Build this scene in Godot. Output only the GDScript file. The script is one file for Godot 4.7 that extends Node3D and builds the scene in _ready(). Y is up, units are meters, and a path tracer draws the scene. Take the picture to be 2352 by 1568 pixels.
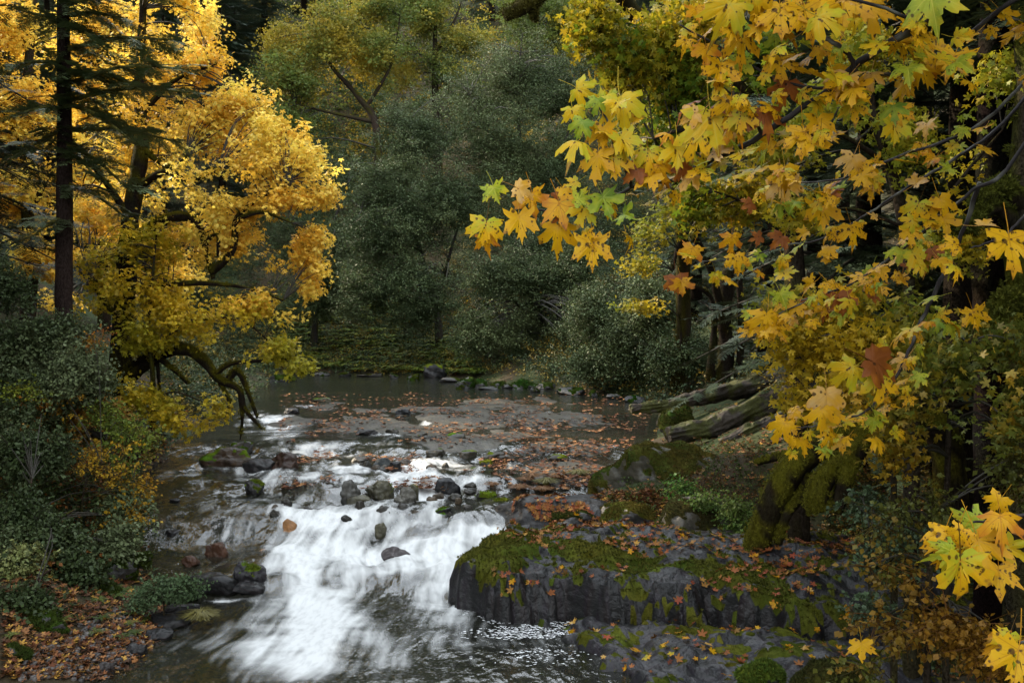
extends Node3D
# A small river below a wooded hillside in autumn. Positions are taken from the photograph: at(u, v, d) is the
# point d metres in front of the eye in the direction of photo pixel (u, v) of a 2352 x 1568 picture.
const F := 2287.0
const CU := 1176.0
const HV := 745.0
const EYE := 4.6

var rng := RandomNumberGenerator.new()
var nz := FastNoiseLite.new()
var nz2 := FastNoiseLite.new()
var mats := {}
var taken := {}
var ring := PackedVector2Array()
var fuzz_xf: Array[Transform3D] = []
var fuzz_col: Array[Color] = []

func at(u: float, v: float, d: float) -> Vector3:
	return Vector3((u - CU) / F * d, EYE - (v - HV) / F * d, -d)

func ss(a: float, b: float, x: float) -> float:
	return smoothstep(a, b, x)

# height of the river surface, d metres upstream of the eye
func level(d: float) -> float:
	return 0.25 * ss(16.5, 18.5, d) + 0.55 * ss(18.8, 20.6, d) + 0.25 * ss(21.5, 23.0, d) + 0.25 * ss(25.5, 28.0, d) + 0.2 * ss(30.0, 36.0, d)

# the point of the river surface that photo pixel (u, v) shows
func wat(u: float, v: float) -> Vector3:
	var lo := 4.0
	var hi := 90.0
	for i in 30:
		var m := (lo + hi) * 0.5
		if HV + F * (EYE - level(m)) / m > v:
			lo = m
		else:
			hi = m
	return at(u, v, lo)

func sdist(x: float, d: float) -> float:
	var p := Vector2(x, d)
	var best := 1e9
	var inside := false
	var n := ring.size()
	var j := n - 1
	for i in n:
		var a := ring[i]
		var b := ring[j]
		var ab := b - a
		var t := clampf((p - a).dot(ab) / ab.length_squared(), 0.0, 1.0)
		best = minf(best, (a + ab * t - p).length_squared())
		if (a.y > d) != (b.y > d) and x < (b.x - a.x) * (d - a.y) / (b.y - a.y) + a.x:
			inside = not inside
		j = i
	return -sqrt(best) if inside else sqrt(best)

# ground height
func ground(x: float, d: float) -> float:
	var s := sdist(x, d)
	var l := level(d)
	if s < 0.0:
		return l - minf(0.8, 0.1 + 0.4 * -s)
	var h := 0.38 * minf(s, 1.2) + 0.4 * clampf(s - 1.2, 0.0, 6.0) + 0.6 * clampf(s - 7.2, 0.0, 6.0) + 0.8 * maxf(s - 13.2, 0.0)
	if d < 12.0:
		h *= lerpf(1.0, 0.55, ss(12.0, -6.0, d))
	h = minf(h, 62.0)
	return l - 0.1 + h + nz.get_noise_2d(x * 3.0, d * 3.0) * minf(0.5, 0.08 + s * 0.05) + nz.get_noise_2d(x * 0.7 + 90.0, d * 0.7) * clampf(s * 0.12, 0.0, 2.5)

func on_ground(u: float, v: float, d0 := 6.0, d1 := 120.0) -> Vector3:
	var prev := d0
	var d := d0
	while d < d1:
		var p := at(u, v, d)
		if ground(p.x, d) > p.y:
			break
		prev = d
		d += maxf(0.25, d * 0.02)
	for i in 8:
		var m := (prev + d) * 0.5
		var q := at(u, v, m)
		if ground(q.x, m) > q.y:
			d = m
		else:
			prev = m
	return at(u, v, d)

func gp(x: float, d: float, up := 0.0) -> Vector3:
	return Vector3(x, ground(x, d) + up, -d)

# ---- naming
func named(called: String) -> String:
	if not taken.has(called):
		taken[called] = 0
		return called
	taken[called] += 1
	return "%s_%03d" % [called, taken[called]]

func tag(o: Node, label: String, category: String, group := "") -> void:
	o.set_meta("label", label)
	o.set_meta("category", category)
	if group != "":
		o.set_meta("group", group)

func thing(called: String, label: String, category: String, where: Vector3, group := "") -> Node3D:
	var o := Node3D.new()
	o.name = named(called)
	add_child(o)
	o.position = where
	tag(o, label, category, group)
	return o

func part(called: String, m: Mesh, mat: Material, parent: Node3D, where := Vector3.ZERO) -> MeshInstance3D:
	var o := MeshInstance3D.new()
	o.name = called
	o.mesh = m
	o.material_override = mat
	parent.add_child(o, true)
	o.position = where
	return o

func top(called: String, m: Mesh, mat: Material, where: Vector3) -> MeshInstance3D:
	var o := MeshInstance3D.new()
	o.name = named(called)
	o.mesh = m
	o.material_override = mat
	add_child(o)
	o.position = where
	return o

func many(called: String, m: Mesh, mat: Material, xf: Array[Transform3D], cols: Array[Color], parent: Node3D) -> MultiMeshInstance3D:
	var mm := MultiMesh.new()
	mm.transform_format = MultiMesh.TRANSFORM_3D
	mm.use_colors = true
	mm.mesh = m
	mm.instance_count = xf.size()
	for i in xf.size():
		mm.set_instance_transform(i, xf[i])
		mm.set_instance_color(i, cols[i])
	var o := MultiMeshInstance3D.new()
	o.name = called if parent != self else named(called)
	o.multimesh = mm
	o.material_override = mat
	o.set_meta("kind", "stuff")
	parent.add_child(o, true)
	return o

# ---- mesh building
class Sheet:
	var v := PackedVector3Array()
	var n := PackedVector3Array()
	var c := PackedColorArray()
	var uv := PackedVector2Array()
	var idx := PackedInt32Array()
	func add(p: Vector3, col := Color.WHITE, t := Vector2.ZERO) -> int:
		v.append(p)
		c.append(col)
		uv.append(t)
		return v.size() - 1
	func tri(a: int, b: int, d: int) -> void:
		idx.append(a)
		idx.append(b)
		idx.append(d)
	func normals() -> void:
		n = PackedVector3Array()
		n.resize(v.size())
		for i in range(0, idx.size(), 3):
			var a := idx[i]
			var b := idx[i + 1]
			var d := idx[i + 2]
			var q := (v[d] - v[a]).cross(v[b] - v[a])
			n[a] += q
			n[b] += q
			n[d] += q
		for i in n.size():
			n[i] = n[i].normalized() if n[i].length_squared() > 1e-20 else Vector3.UP
	func mesh() -> ArrayMesh:
		if n.size() != v.size():
			normals()
		var a := []
		a.resize(Mesh.ARRAY_MAX)
		a[Mesh.ARRAY_VERTEX] = v
		a[Mesh.ARRAY_NORMAL] = n
		a[Mesh.ARRAY_COLOR] = c
		a[Mesh.ARRAY_TEX_UV] = uv
		a[Mesh.ARRAY_INDEX] = idx
		var m := ArrayMesh.new()
		if idx.size():
			m.add_surface_from_arrays(Mesh.PRIMITIVE_TRIANGLES, a)
		return m

# smooth curve through points, n steps per span
func curve(pts: Array, n := 4) -> Array:
	var out := []
	for i in pts.size() - 1:
		var p0: Vector3 = pts[maxi(i - 1, 0)]
		var p1: Vector3 = pts[i]
		var p2: Vector3 = pts[i + 1]
		var p3: Vector3 = pts[mini(i + 2, pts.size() - 1)]
		for k in n:
			out.append(p1.cubic_interpolate(p2, p0, p3, float(k) / n))
	out.append(pts[-1])
	return out

# a tapered limb; lumps roughens its girth
func limb(s: Sheet, pts: Array, r0: float, r1: float, sides := 7, lumps := 0.12, col := Color.WHITE) -> void:
	var first := s.v.size()
	var m := pts.size()
	var along := 0.0
	for i in m:
		var p: Vector3 = pts[i]
		var t: Vector3 = (pts[mini(i + 1, m - 1)] - pts[maxi(i - 1, 0)]).normalized()
		if i:
			along += p.distance_to(pts[i - 1])
		var a := t.cross(Vector3(0.31, 0.2, 0.93)).normalized()
		var b := t.cross(a)
		var r := lerpf(r0, r1, float(i) / (m - 1))
		for k in sides + 1:
			var w := TAU * k / sides
			var dir := a * cos(w) + b * sin(w)
			var rr := r * (1.0 + lumps * nz.get_noise_3dv((p + dir * r) * 18.0) * 2.0)
			s.add(p + dir * rr, col, Vector2(float(k) / sides * ceilf(r * 12.0), along * 2.0))
	for i in m - 1:
		for k in sides:
			var q := first + i * (sides + 1) + k
			s.tri(q, q + sides + 1, q + 1)
			s.tri(q + 1, q + sides + 1, q + sides + 2)
	var e := s.add(pts[m - 1] as Vector3, col)
	for k in sides:
		s.tri(first + (m - 1) * (sides + 1) + k + 1, first + (m - 1) * (sides + 1) + k, e)
	var f := s.add(pts[0] as Vector3, col)
	for k in sides:
		s.tri(first + k, first + k + 1, f)

func rnd(a := 1.0) -> float:
	return rng.randf_range(-a, a)

func rvec() -> Vector3:
	var p := Vector3(rnd(), rnd(), rnd())
	while p.length_squared() > 1.0 or p.length_squared() < 0.01:
		p = Vector3(rnd(), rnd(), rnd())
	return p.normalized()

func facing(normal: Vector3, tip: Vector3) -> Basis:
	var y := normal.normalized()
	var z := (tip - y * tip.dot(y))
	z = z.normalized() if z.length_squared() > 1e-6 else y.cross(Vector3(0.9, 0.1, 0.4)).normalized()
	return Basis(y.cross(z), y, z)

# ---- leaves
# half outline of a bigleaf maple leaf: (degrees from the tip, radius)
const MAPLE := [[0, 1.0], [7, 0.84], [15, 0.85], [13, 0.64], [21, 0.60], [27, 0.42], [34, 0.60], [37, 0.80], [45, 0.78], [52, 0.99], [59, 0.78], [69, 0.78], [69, 0.62], [82, 0.46], [91, 0.54], [101, 0.62], [110, 0.70], [119, 0.50], [134, 0.40], [155, 0.26]]
const MAPLE_SMALL := [[0, 1.0], [15, 0.72], [27, 0.36], [42, 0.78], [53, 0.98], [66, 0.72], [82, 0.40], [107, 0.68], [134, 0.40]]

func maple_outline(half: Array) -> PackedVector2Array:
	var p := PackedVector2Array()
	for i in half.size():
		var a := deg_to_rad(half[i][0])
		p.append(Vector2(sin(a), cos(a)) * half[i][1])
	p.append(Vector2(0, -0.1))
	for i in range(half.size() - 1, 0, -1):
		var a := deg_to_rad(half[i][0])
		p.append(Vector2(-sin(a), cos(a)) * half[i][1])
	return p

# one maple leaf lying in xz, stalk end at the origin, tip along +z, size = length of the middle lobe
func maple_leaf(s: Sheet, outline: PackedVector2Array, xf: Transform3D, size: float, droop: float, fold: float, col: Color, rings := 1) -> void:
	var c := s.add(xf * Vector3.ZERO, col, Vector2(0.5, 0.42))
	var m := outline.size()
	var first := s.v.size()
	for r in rings:
		var k := float(r + 1) / rings
		for i in m:
			var q := outline[i] * k
			var y := -droop * q.length_squared() + fold * absf(q.x) + (0.05 * sin(q.x * 9.0 + q.y * 7.0 + droop * 40.0) + 0.03 * sin(q.x * 17.0 - q.y * 13.0)) * q.length()
			s.add(xf * (Vector3(q.x, y, q.y) * size), col, Vector2(0.5 + q.x * 0.46, 0.42 + q.y * 0.5))
	for i in m:
		var j := (i + 1) % m
		s.tri(c, first + j, first + i)
		for r in rings - 1:
			var a := first + r * m
			s.tri(a + i, a + j, a + m + i)
			s.tri(a + j, a + m + j, a + m + i)

func oval_leaf(s: Sheet, xf: Transform3D, size: float, width: float, col: Color) -> void:
	var a := s.add(xf * Vector3.ZERO, col)
	var b := s.add(xf * Vector3(width * size, 0.06 * size, size * 0.45), col)
	var d := s.add(xf * Vector3(0, -0.1 * size, size), col)
	var e := s.add(xf * Vector3(-width * size, 0.06 * size, size * 0.45), col)
	var m := s.add(xf * Vector3(0, -0.02 * size, size * 0.5), col)
	s.tri(a, m, b)
	s.tri(b, m, d)
	s.tri(d, m, e)
	s.tri(e, m, a)

# clusters of leaves that crowns are filled with
func maple_clump(n: int, reach: float, size: float, sd: int) -> Mesh:
	rng.seed = sd
	var s := Sheet.new()
	var o := maple_outline(MAPLE_SMALL)
	for i in n:
		var p := rvec() * reach * pow(rng.randf(), 0.5) * Vector3(1, 0.6, 1)
		var tip := Vector3(rnd(), rng.randf_range(-1.3, 0.1), rnd())
		var nor := Vector3(rnd(0.8), rng.randf_range(0.1, 1.0), rnd(0.8))
		var g := rng.randf_range(0.72, 1.15)
		maple_leaf(s, o, Transform3D(facing(nor, tip), p), size * rng.randf_range(0.6, 1.1), rng.randf_range(0.0, 0.35), rng.randf_range(-0.1, 0.25), Color(g, g * rng.randf_range(0.88, 1.1), g))
	return s.mesh()

func oval_clump(n: int, reach: float, size: float, width: float, sd: int, flat := 0.7) -> Mesh:
	rng.seed = sd
	var s := Sheet.new()
	var stems := 4
	for k in stems:
		var dir := (rvec() * Vector3(1, flat, 1) + Vector3(0, 0.15, 0)).normalized()
		for i in n / stems:
			var t := rng.randf_range(0.15, 1.0)
			var p := dir * reach * t + rvec() * reach * 0.16
			var g := rng.randf_range(0.7, 1.2)
			oval_leaf(s, Transform3D(facing(Vector3(rnd(0.9), rng.randf_range(0.2, 1.0), rnd(0.9)), dir + rvec() * 0.9), p), size * rng.randf_range(0.6, 1.15), width, Color(g, g, g))
		var q := s.v.size()
		limb(s, [Vector3.ZERO, dir * reach * 0.5, dir * reach], 0.012 * reach + 0.002, 0.002, 3, 0.0, Color(0.5, 0.4, 0.35))
	return s.mesh()

# a flat hemlock spray: a twig with two rows of short side twigs set with needles
func needle_spray(sd: int, lng := 1.0) -> Mesh:
	rng.seed = sd
	var s := Sheet.new()
	limb(s, [Vector3.ZERO, Vector3(0, -0.04, lng * 0.5), Vector3(0, -0.16, lng)], 0.008, 0.002, 3, 0.0, Color(0.6, 0.45, 0.3))
	for k in 17:
		var t := (k + 0.8) / 17.5
		for side in [-1, 1]:
			var base := Vector3(0, -0.16 * t * t, lng * t)
			var dir := Vector3(side, rnd(0.15) - 0.12, rng.randf_range(0.5, 0.9)).normalized()
			var ln := lng * 0.4 * sqrt(1.0 - t * 0.85) * rng.randf_range(0.6, 1.1)
			var wd := 0.018 * rng.randf_range(0.8, 1.2)
			var g := rng.randf_range(0.65, 1.2)
			var across := dir.cross(Vector3.UP).normalized()
			for h in 5:
				var b := base + dir * ln * h / 5.0 + Vector3(0, -0.1 * ln * h * h / 25.0, 0)
				for w in [-1, 1]:
					var tip: Vector3 = b + across * float(w) * wd * 1.7 + dir * ln * 0.2 + Vector3(0, rnd(0.006), 0)
					var i0 := s.add(b - dir * wd * 0.3, Color(g, g, g))
					var i1 := s.add(b + dir * ln * 0.2, Color(g, g, g))
					var i2 := s.add(tip, Color(g, g, g))
					s.tri(i0, i1, i2)
	return s.mesh()

func fern(sd: int) -> Mesh:
	rng.seed = sd
	var s := Sheet.new()
	for f in 9:
		var az := TAU * f / 9.0 + rnd(0.3)
		var out := Vector3(cos(az), 0, sin(az))
		var side := out.cross(Vector3.UP)
		var ln := rng.randf_range(0.6, 1.0)
		var prev := Vector3.ZERO
		for k in range(1, 13):
			var t := k / 12.0
			var p := out * ln * t * 0.9 + Vector3(0, ln * (0.75 * t - 0.72 * t * t), 0)
			var w := 0.17 * ln * sin(PI * clampf(t * 0.9 + 0.1, 0, 1))
			var g := rng.randf_range(0.75, 1.15)
			for q in [-1, 1]:
				var a := s.add(prev, Color(g, g, g))
				var b := s.add(p, Color(g, g, g))
				var c := s.add((prev + p) * 0.5 + side * float(q) * w + Vector3(0, -0.04 * ln, 0) + out * 0.02, Color(g, g, g))
				s.tri(a, b, c)
			prev = p
	return s.mesh()

func grass_clump(sd: int, blades: int, hgt: float, spread: float) -> Mesh:
	rng.seed = sd
	var s := Sheet.new()
	for i in blades:
		var az := rng.randf() * TAU
		var out := Vector3(cos(az), 0, sin(az))
		var w := out.cross(Vector3.UP) * 0.006
		var ln := hgt * rng.randf_range(0.6, 1.2)
		var b0 := out * spread * 0.2 * rng.randf()
		var g := rng.randf_range(0.6, 1.25)
		var p := []
		var reach := spread * rng.randf_range(0.4, 1.0)
		for k in 4:
			var t := k / 3.0
			p.append(b0 + out * reach * t * t + Vector3(0, ln * (t * 1.35 - t * t), 0))
		for k in 3:
			var a := s.add(p[k] - w, Color(g, g, g))
			var b := s.add(p[k] + w, Color(g, g, g))
			var c := s.add(p[k + 1] + w * 0.5, Color(g, g, g))
			var e := s.add(p[k + 1] - w * 0.5, Color(g, g, g))
			s.tri(a, b, c)
			s.tri(a, c, e)
	return s.mesh()

# a tuft of moss
func moss_tuft(sd: int) -> Mesh:
	rng.seed = sd
	var s := Sheet.new()
	for i in 9:
		var az := rng.randf() * TAU
		var out := Vector3(cos(az), 0, sin(az))
		var w := out.cross(Vector3.UP) * 0.16
		var b := out * rng.randf() * 0.6
		var g := rng.randf_range(0.6, 1.3)
		s.tri(s.add(b - w, Color(g, g, g)), s.add(b + w, Color(g, g, g)), s.add(b + out * 0.5 + Vector3(0, rng.randf_range(0.5, 1.0), 0), Color(g, g, g)))
	return s.mesh()

# ---- materials
func noise_tex(freq: float, sd: int, size := 512, ramp: Array = [], as_normal := false, bump := 4.0, type := FastNoiseLite.TYPE_SIMPLEX_SMOOTH, oct := 5) -> NoiseTexture2D:
	var n := FastNoiseLite.new()
	n.noise_type = type
	n.frequency = freq
	n.fractal_octaves = oct
	n.seed = sd
	if type == FastNoiseLite.TYPE_CELLULAR:
		n.cellular_return_type = FastNoiseLite.RETURN_DISTANCE2_SUB
		n.domain_warp_enabled = true
		n.domain_warp_amplitude = 40.0
		n.domain_warp_frequency = 0.012
		n.domain_warp_fractal_octaves = 4
	var t := NoiseTexture2D.new()
	t.width = size
	t.height = size
	t.seamless = true
	t.noise = n
	t.as_normal_map = as_normal
	t.bump_strength = bump
	if ramp.size():
		var g := Gradient.new()
		var offs := PackedFloat32Array()
		var cols := PackedColorArray()
		for r in ramp:
			offs.append(r[0])
			cols.append((r[1] as Color).linear_to_srgb())
		g.offsets = offs
		g.colors = cols
		t.color_ramp = g
	return t

func plain(key: String, col: Color, rough: float, spec := 0.5) -> StandardMaterial3D:
	var m := StandardMaterial3D.new()
	m.resource_name = key
	m.albedo_color = col.linear_to_srgb()
	m.roughness = rough
	m.metallic_specular = spec
	m.vertex_color_use_as_albedo = true
	mats[key] = m
	return m

func leafy(key: String, rough: float, through: float, spec := 0.4) -> StandardMaterial3D:
	var m := plain(key, Color.WHITE, rough, spec)
	m.backlight_enabled = true
	m.backlight = Color(through, through, through)
	m.cull_mode = BaseMaterial3D.CULL_DISABLED
	return m

func relief(m: StandardMaterial3D, tex: Texture2D, nor: Texture2D, scale: float, depth := 1.0) -> void:
	m.albedo_texture = tex
	m.normal_enabled = true
	m.normal_texture = nor
	m.normal_scale = depth
	m.uv1_triplanar = true
	m.uv1_world_triplanar = true
	m.uv1_scale = Vector3.ONE * scale

func make_materials() -> void:
	var grain := noise_tex(0.012, 3, 512, [[0.0, Color(0.45, 0.45, 0.45)], [0.4, Color(0.8, 0.8, 0.8)], [0.55, Color(1, 1, 1)], [1.0, Color(1.0, 0.97, 0.92)]])
	var bumps := noise_tex(0.015, 8, 512, [], true, 9.0)
	var bark_t := noise_tex(0.02, 12, 512, [[0.0, Color(0.3, 0.3, 0.3)], [0.45, Color(0.75, 0.7, 0.68)], [0.6, Color(1, 1, 1)], [1.0, Color(1.2, 1.2, 1.15)]])
	relief(plain("rock", Color.WHITE, 0.55, 0.5), grain, bumps, 0.6, 1.0)
	relief(plain("wet_rock", Color.WHITE, 0.45, 0.34), grain, bumps, 0.7, 0.9)
	var cracked := noise_tex(0.011, 44, 768, [[0.0, Color(0.25, 0.25, 0.25)], [0.03, Color(0.55, 0.54, 0.52)], [0.09, Color(0.85, 0.84, 0.82)], [0.4, Color(1, 1, 1)], [1.0, Color(1.3, 1.28, 1.25)]], false, 1.0, FastNoiseLite.TYPE_CELLULAR, 3)
	var chips := noise_tex(0.011, 44, 768, [], true, 22.0, FastNoiseLite.TYPE_CELLULAR, 3)
	relief(plain("ledge_rock", Color.WHITE, 0.42, 0.36), cracked, chips, 0.42, 1.0)
	relief(plain("soil", Color.WHITE, 0.9, 0.3), grain, bumps, 0.35, 1.2)
	relief(plain("bark", Color.WHITE, 0.9, 0.15), bark_t, noise_tex(0.03, 21, 512, [], true, 12.0), 1.2, 1.2)
	mats.bark.uv1_scale = Vector3(2.2, 0.7, 2.2)
	relief(plain("log_wood", Color.WHITE, 0.7, 0.4), bark_t, noise_tex(0.03, 22, 512, [], true, 12.0), 1.0, 1.4)
	mats.log_wood.uv1_scale = Vector3(0.7, 4.0, 2.5)
	leafy("leaf", 0.5, 0.92, 0.35)
	leafy("leaf_gloss", 0.5, 0.6, 0.28)
	leafy("needle", 0.55, 0.3)
	leafy("moss", 0.9, 0.5, 0.2)
	relief(plain("moss_mat", Color.WHITE, 1.0, 0.1), grain, bumps, 4.0, 1.6)
	leafy("litter", 0.6, 0.35, 0.25)
	leafy("grass", 0.6, 0.6)
	plain("twig", Color.WHITE, 0.7, 0.4)
	# river: dark clear water with ripples, and the white of broken water
	var w := StandardMaterial3D.new()
	w.resource_name = "river_water"
	w.albedo_color = Color(0.016, 0.017, 0.011, 0.62).linear_to_srgb()
	w.albedo_color.a = 0.62
	w.roughness = 0.12
	w.metallic_specular = 0.6
	w.transparency = BaseMaterial3D.TRANSPARENCY_ALPHA
	w.normal_enabled = true
	w.normal_texture = noise_tex(0.018, 31, 512, [], true, 5.0)
	w.normal_scale = 0.55
	mats.water = w
	var f := plain("foam", Color(0.82, 0.83, 0.82), 0.75, 0.3)
	f.transparency = BaseMaterial3D.TRANSPARENCY_ALPHA
	f.albedo_texture = noise_tex(0.02, 33, 512, [[0.0, Color(1, 1, 1, 0.8)], [0.35, Color(1, 1, 1, 0.92)], [0.55, Color(1, 1, 1, 1)], [1.0, Color(1, 1, 1, 1)]])
	f.backlight_enabled = true
	f.backlight = Color(0.6, 0.6, 0.6)
	plain("foam_fleck", Color(0.85, 0.86, 0.87), 0.7, 0.3)

# ---- rocks
var sphere_cache := {}
var last: Sheet
var last_moss: Mesh

# unit directions of a subdivided cube, joined along its edges: [directions, triangles]
func cube_sphere(n: int) -> Array:
	if sphere_cache.has(n):
		return sphere_cache[n]
	var dirs := PackedVector3Array()
	var tris := PackedInt32Array()
	var seen := {}
	for f in 6:
		var ids := PackedInt32Array()
		for j in n + 1:
			for i in n + 1:
				var a := tan((i * 2.0 / n - 1.0) * PI / 4)
				var b := tan((j * 2.0 / n - 1.0) * PI / 4)
				var p: Vector3 = [Vector3(1, b, -a), Vector3(-1, b, a), Vector3(a, 1, -b), Vector3(a, -1, b), Vector3(a, b, 1), Vector3(-a, b, -1)][f]
				p = p.normalized()
				var key := Vector3i((p * 20000.0).round())
				if not seen.has(key):
					seen[key] = dirs.size()
					dirs.append(p)
				ids.append(seen[key])
		for j in n:
			for i in n:
				var q := j * (n + 1) + i
				tris.append_array([ids[q], ids[q + n + 1], ids[q + 1], ids[q + 1], ids[q + n + 1], ids[q + n + 2]])
	sphere_cache[n] = [dirs, tris]
	return sphere_cache[n]

# a broken, worn stone. moss: 0 none .. 1 all over its upper faces; returns a Sheet in local space
func stone(half: Vector3, sd: int, n: int, boxy: float, col: Color, moss := 0.0, moss_col := Color(0.09, 0.12, 0.012), rough := 1.0, fuzz_at := Vector3.INF, fuzz_turn := 0.0, fuzz_n := 0, fuzz_size := 0.03) -> Mesh:
	rng.seed = sd * 7 + 1
	var planes := []
	for k in 13:
		var dir := rvec()
		planes.append([dir, rng.randf_range(0.6, 0.95)])
	for ax in [Vector3.RIGHT, Vector3.LEFT, Vector3.UP, Vector3.DOWN, Vector3.BACK, Vector3.FORWARD]:
		planes.append([(ax + rvec() * 0.16).normalized(), lerpf(1.0, 0.72, boxy) * rng.randf_range(0.92, 1.06)])
	var cs := cube_sphere(n)
	var dirs: PackedVector3Array = cs[0]
	var s := Sheet.new()
	var big := maxf(half.x, maxf(half.y, half.z))
	var off := Vector3(sd * 3.7, sd * 1.3, 0)
	for dir in dirs:
		var r := 1.06
		for pl in planes:
			var c: float = dir.dot(pl[0])
			if c > 0.05:
				var q: float = pl[1] / c
				var h := maxf(0.07 - absf(r - q), 0.0) / 0.07
				r = minf(r, q) - h * h * 0.07 * 0.25
		var p := dir * r * half
		var k := p + off
		var bump := nz.get_noise_3dv(k * (9.0 / big)) * 0.26 + nz.get_noise_3dv(k * (24.0 / big) + off) * 0.13 * rough + nz2.get_noise_3dv(k * 45.0) * minf(0.12, 0.03 / big) * rough
		p += dir * bump * minf(half.x, minf(half.y, half.z)) * 0.9
		s.add(p)
	s.idx = cs[1]
	s.normals()
	var mossy := PackedFloat32Array()
	mossy.resize(s.v.size())
	for i in s.v.size():
		var k := s.v[i] + off
		var t := nz.get_noise_3dv(k * 26.0)
		var g := 1.0 + 0.7 * nz2.get_noise_3dv(k * 9.0) + 0.4 * nz2.get_noise_3dv(k * 40.0)
		var c := Color(col.r * g, col.g * g, col.b * g)
		if moss > 0.0:
			var m := s.n[i].y * 0.6 + 1.3 * nz2.get_noise_3dv(k * (4.0 + 4.0 / big)) + 0.4 * t - (1.1 - moss * 1.5)
			m = ss(-0.03, 0.1, m)
			mossy[i] = m
			var gm := 0.75 + 0.6 * t
			c = c.lerp(Color(moss_col.r * gm, moss_col.g * gm, moss_col.b), m)
		s.c[i] = c
	last = s
	last_moss = null
	if moss > 0.0:
		var o := Sheet.new()
		var map := PackedInt32Array()
		map.resize(s.v.size())
		map.fill(-1)
		for i in range(0, s.idx.size(), 3):
			if mossy[s.idx[i]] + mossy[s.idx[i + 1]] + mossy[s.idx[i + 2]] < 0.5:
				continue
			for k in 3:
				var a := s.idx[i + k]
				if map[a] < 0:
					var thick := minf(0.014, big * 0.06)
					var lump := 0.7 + 1.6 * nz.get_noise_3dv((s.v[a] + off) * 70.0) + 0.8 * nz.get_noise_3dv((s.v[a] + off) * 26.0)
					var g := 0.85 + 0.9 * nz2.get_noise_3dv((s.v[a] + off) * 14.0) + 0.5 * nz.get_noise_3dv((s.v[a] + off) * 60.0)
					map[a] = o.add(s.v[a] + s.n[a] * (mossy[a] * (1.0 + lump) * thick * 0.5 - 0.004), Color(moss_col.r * g * (1.0 + 0.8 * nz2.get_noise_3dv((s.v[a] + off) * 5.0)), moss_col.g * g, moss_col.b * g))
				o.idx.append(map[a])
		if o.v.size():
			last_moss = o.mesh()
	if fuzz_n > 0:
		var turn := Basis(Vector3.UP, fuzz_turn)
		var made := 0
		var tries := 0
		while made < fuzz_n and tries < fuzz_n * 8:
			tries += 1
			var tr := rng.randi_range(0, s.idx.size() / 3 - 1) * 3
			var a := s.idx[tr]
			if mossy[a] < 0.5 or (s.n[a] as Vector3).y < -0.3:
				continue
			var p := s.v[a].lerp(s.v[s.idx[tr + 1]], rng.randf()).lerp(s.v[s.idx[tr + 2]], rng.randf())
			var sz := fuzz_size * rng.randf_range(0.5, 1.3)
			fuzz_xf.append(Transform3D(facing(turn * s.n[a], rvec()).scaled(Vector3.ONE * sz), fuzz_at + turn * (p + s.n[a] * minf(0.012, big * 0.05))))
			var g := rng.randf_range(0.7, 1.5)
			fuzz_col.append(Color(moss_col.r * g * rng.randf_range(0.9, 1.3), moss_col.g * g, moss_col.b * g))
			made += 1
	return s.mesh()

func rock(called: String, label: String, where: Vector3, half: Vector3, sd: int, o := {}) -> MeshInstance3D:
	var turn: float = o.get("turn", 0.0)
	var m := stone(half, sd, o.get("n", 12), o.get("boxy", 0.5), o.get("col", Color(0.055, 0.052, 0.05)), o.get("moss", 0.0), o.get("moss_col", Color(0.09, 0.12, 0.012)), o.get("rough", 1.0), where, turn, o.get("fuzz", 0), o.get("fuzz_size", 0.03))
	var r := top(called, m, mats[o.get("mat", "wet_rock")], where)
	r.rotation.y = turn
	if last_moss:
		part("moss", last_moss, mats.moss_mat, r).set_meta("kind", "stuff")
	tag(r, label, o.get("cat", "rock"), o.get("group", ""))
	return r

# ---- trees
# fills ellipsoids of foliage. blob: [u, v, d, ru, rv (photo pixels), rd (m), clumps]
func fill(blobs: Array, pal: Callable, gap: float, scale: float, xf: Array[Transform3D], cols: Array[Color], tips: Array, level_tilt := 0.35) -> void:
	for b in blobs:
		var c := at(b[0], b[1], b[2])
		var rx: float = b[3] * b[2] / F
		var ry: float = b[4] * b[2] / F
		var made := 0
		var tries := 0
		while made < b[6] and tries < b[6] * 6:
			tries += 1
			var dir := rvec()
			var q := dir * pow(rng.randf(), 0.45) * (0.85 + 0.75 * nz.get_noise_3dv(dir * 14.0 + c * 5.0))
			var p := c + Vector3(q.x * rx, q.y * ry, q.z * b[5])
			if nz.get_noise_3dv(p * (14.0 / (b[2] * 0.06 + 2.0))) < gap:
				continue
			made += 1
			if p.y < 0.4:
				continue
			var bas := Basis(Vector3.UP, rng.randf() * TAU) * Basis(Vector3.RIGHT, rnd(level_tilt)) * Basis(Vector3.BACK, rnd(level_tilt))
			xf.append(Transform3D(bas.scaled(Vector3.ONE * scale * rng.randf_range(0.7, 1.25)), p))
			cols.append(pal.call(p))
			if made % 7 == 0:
				tips.append(p)

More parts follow.
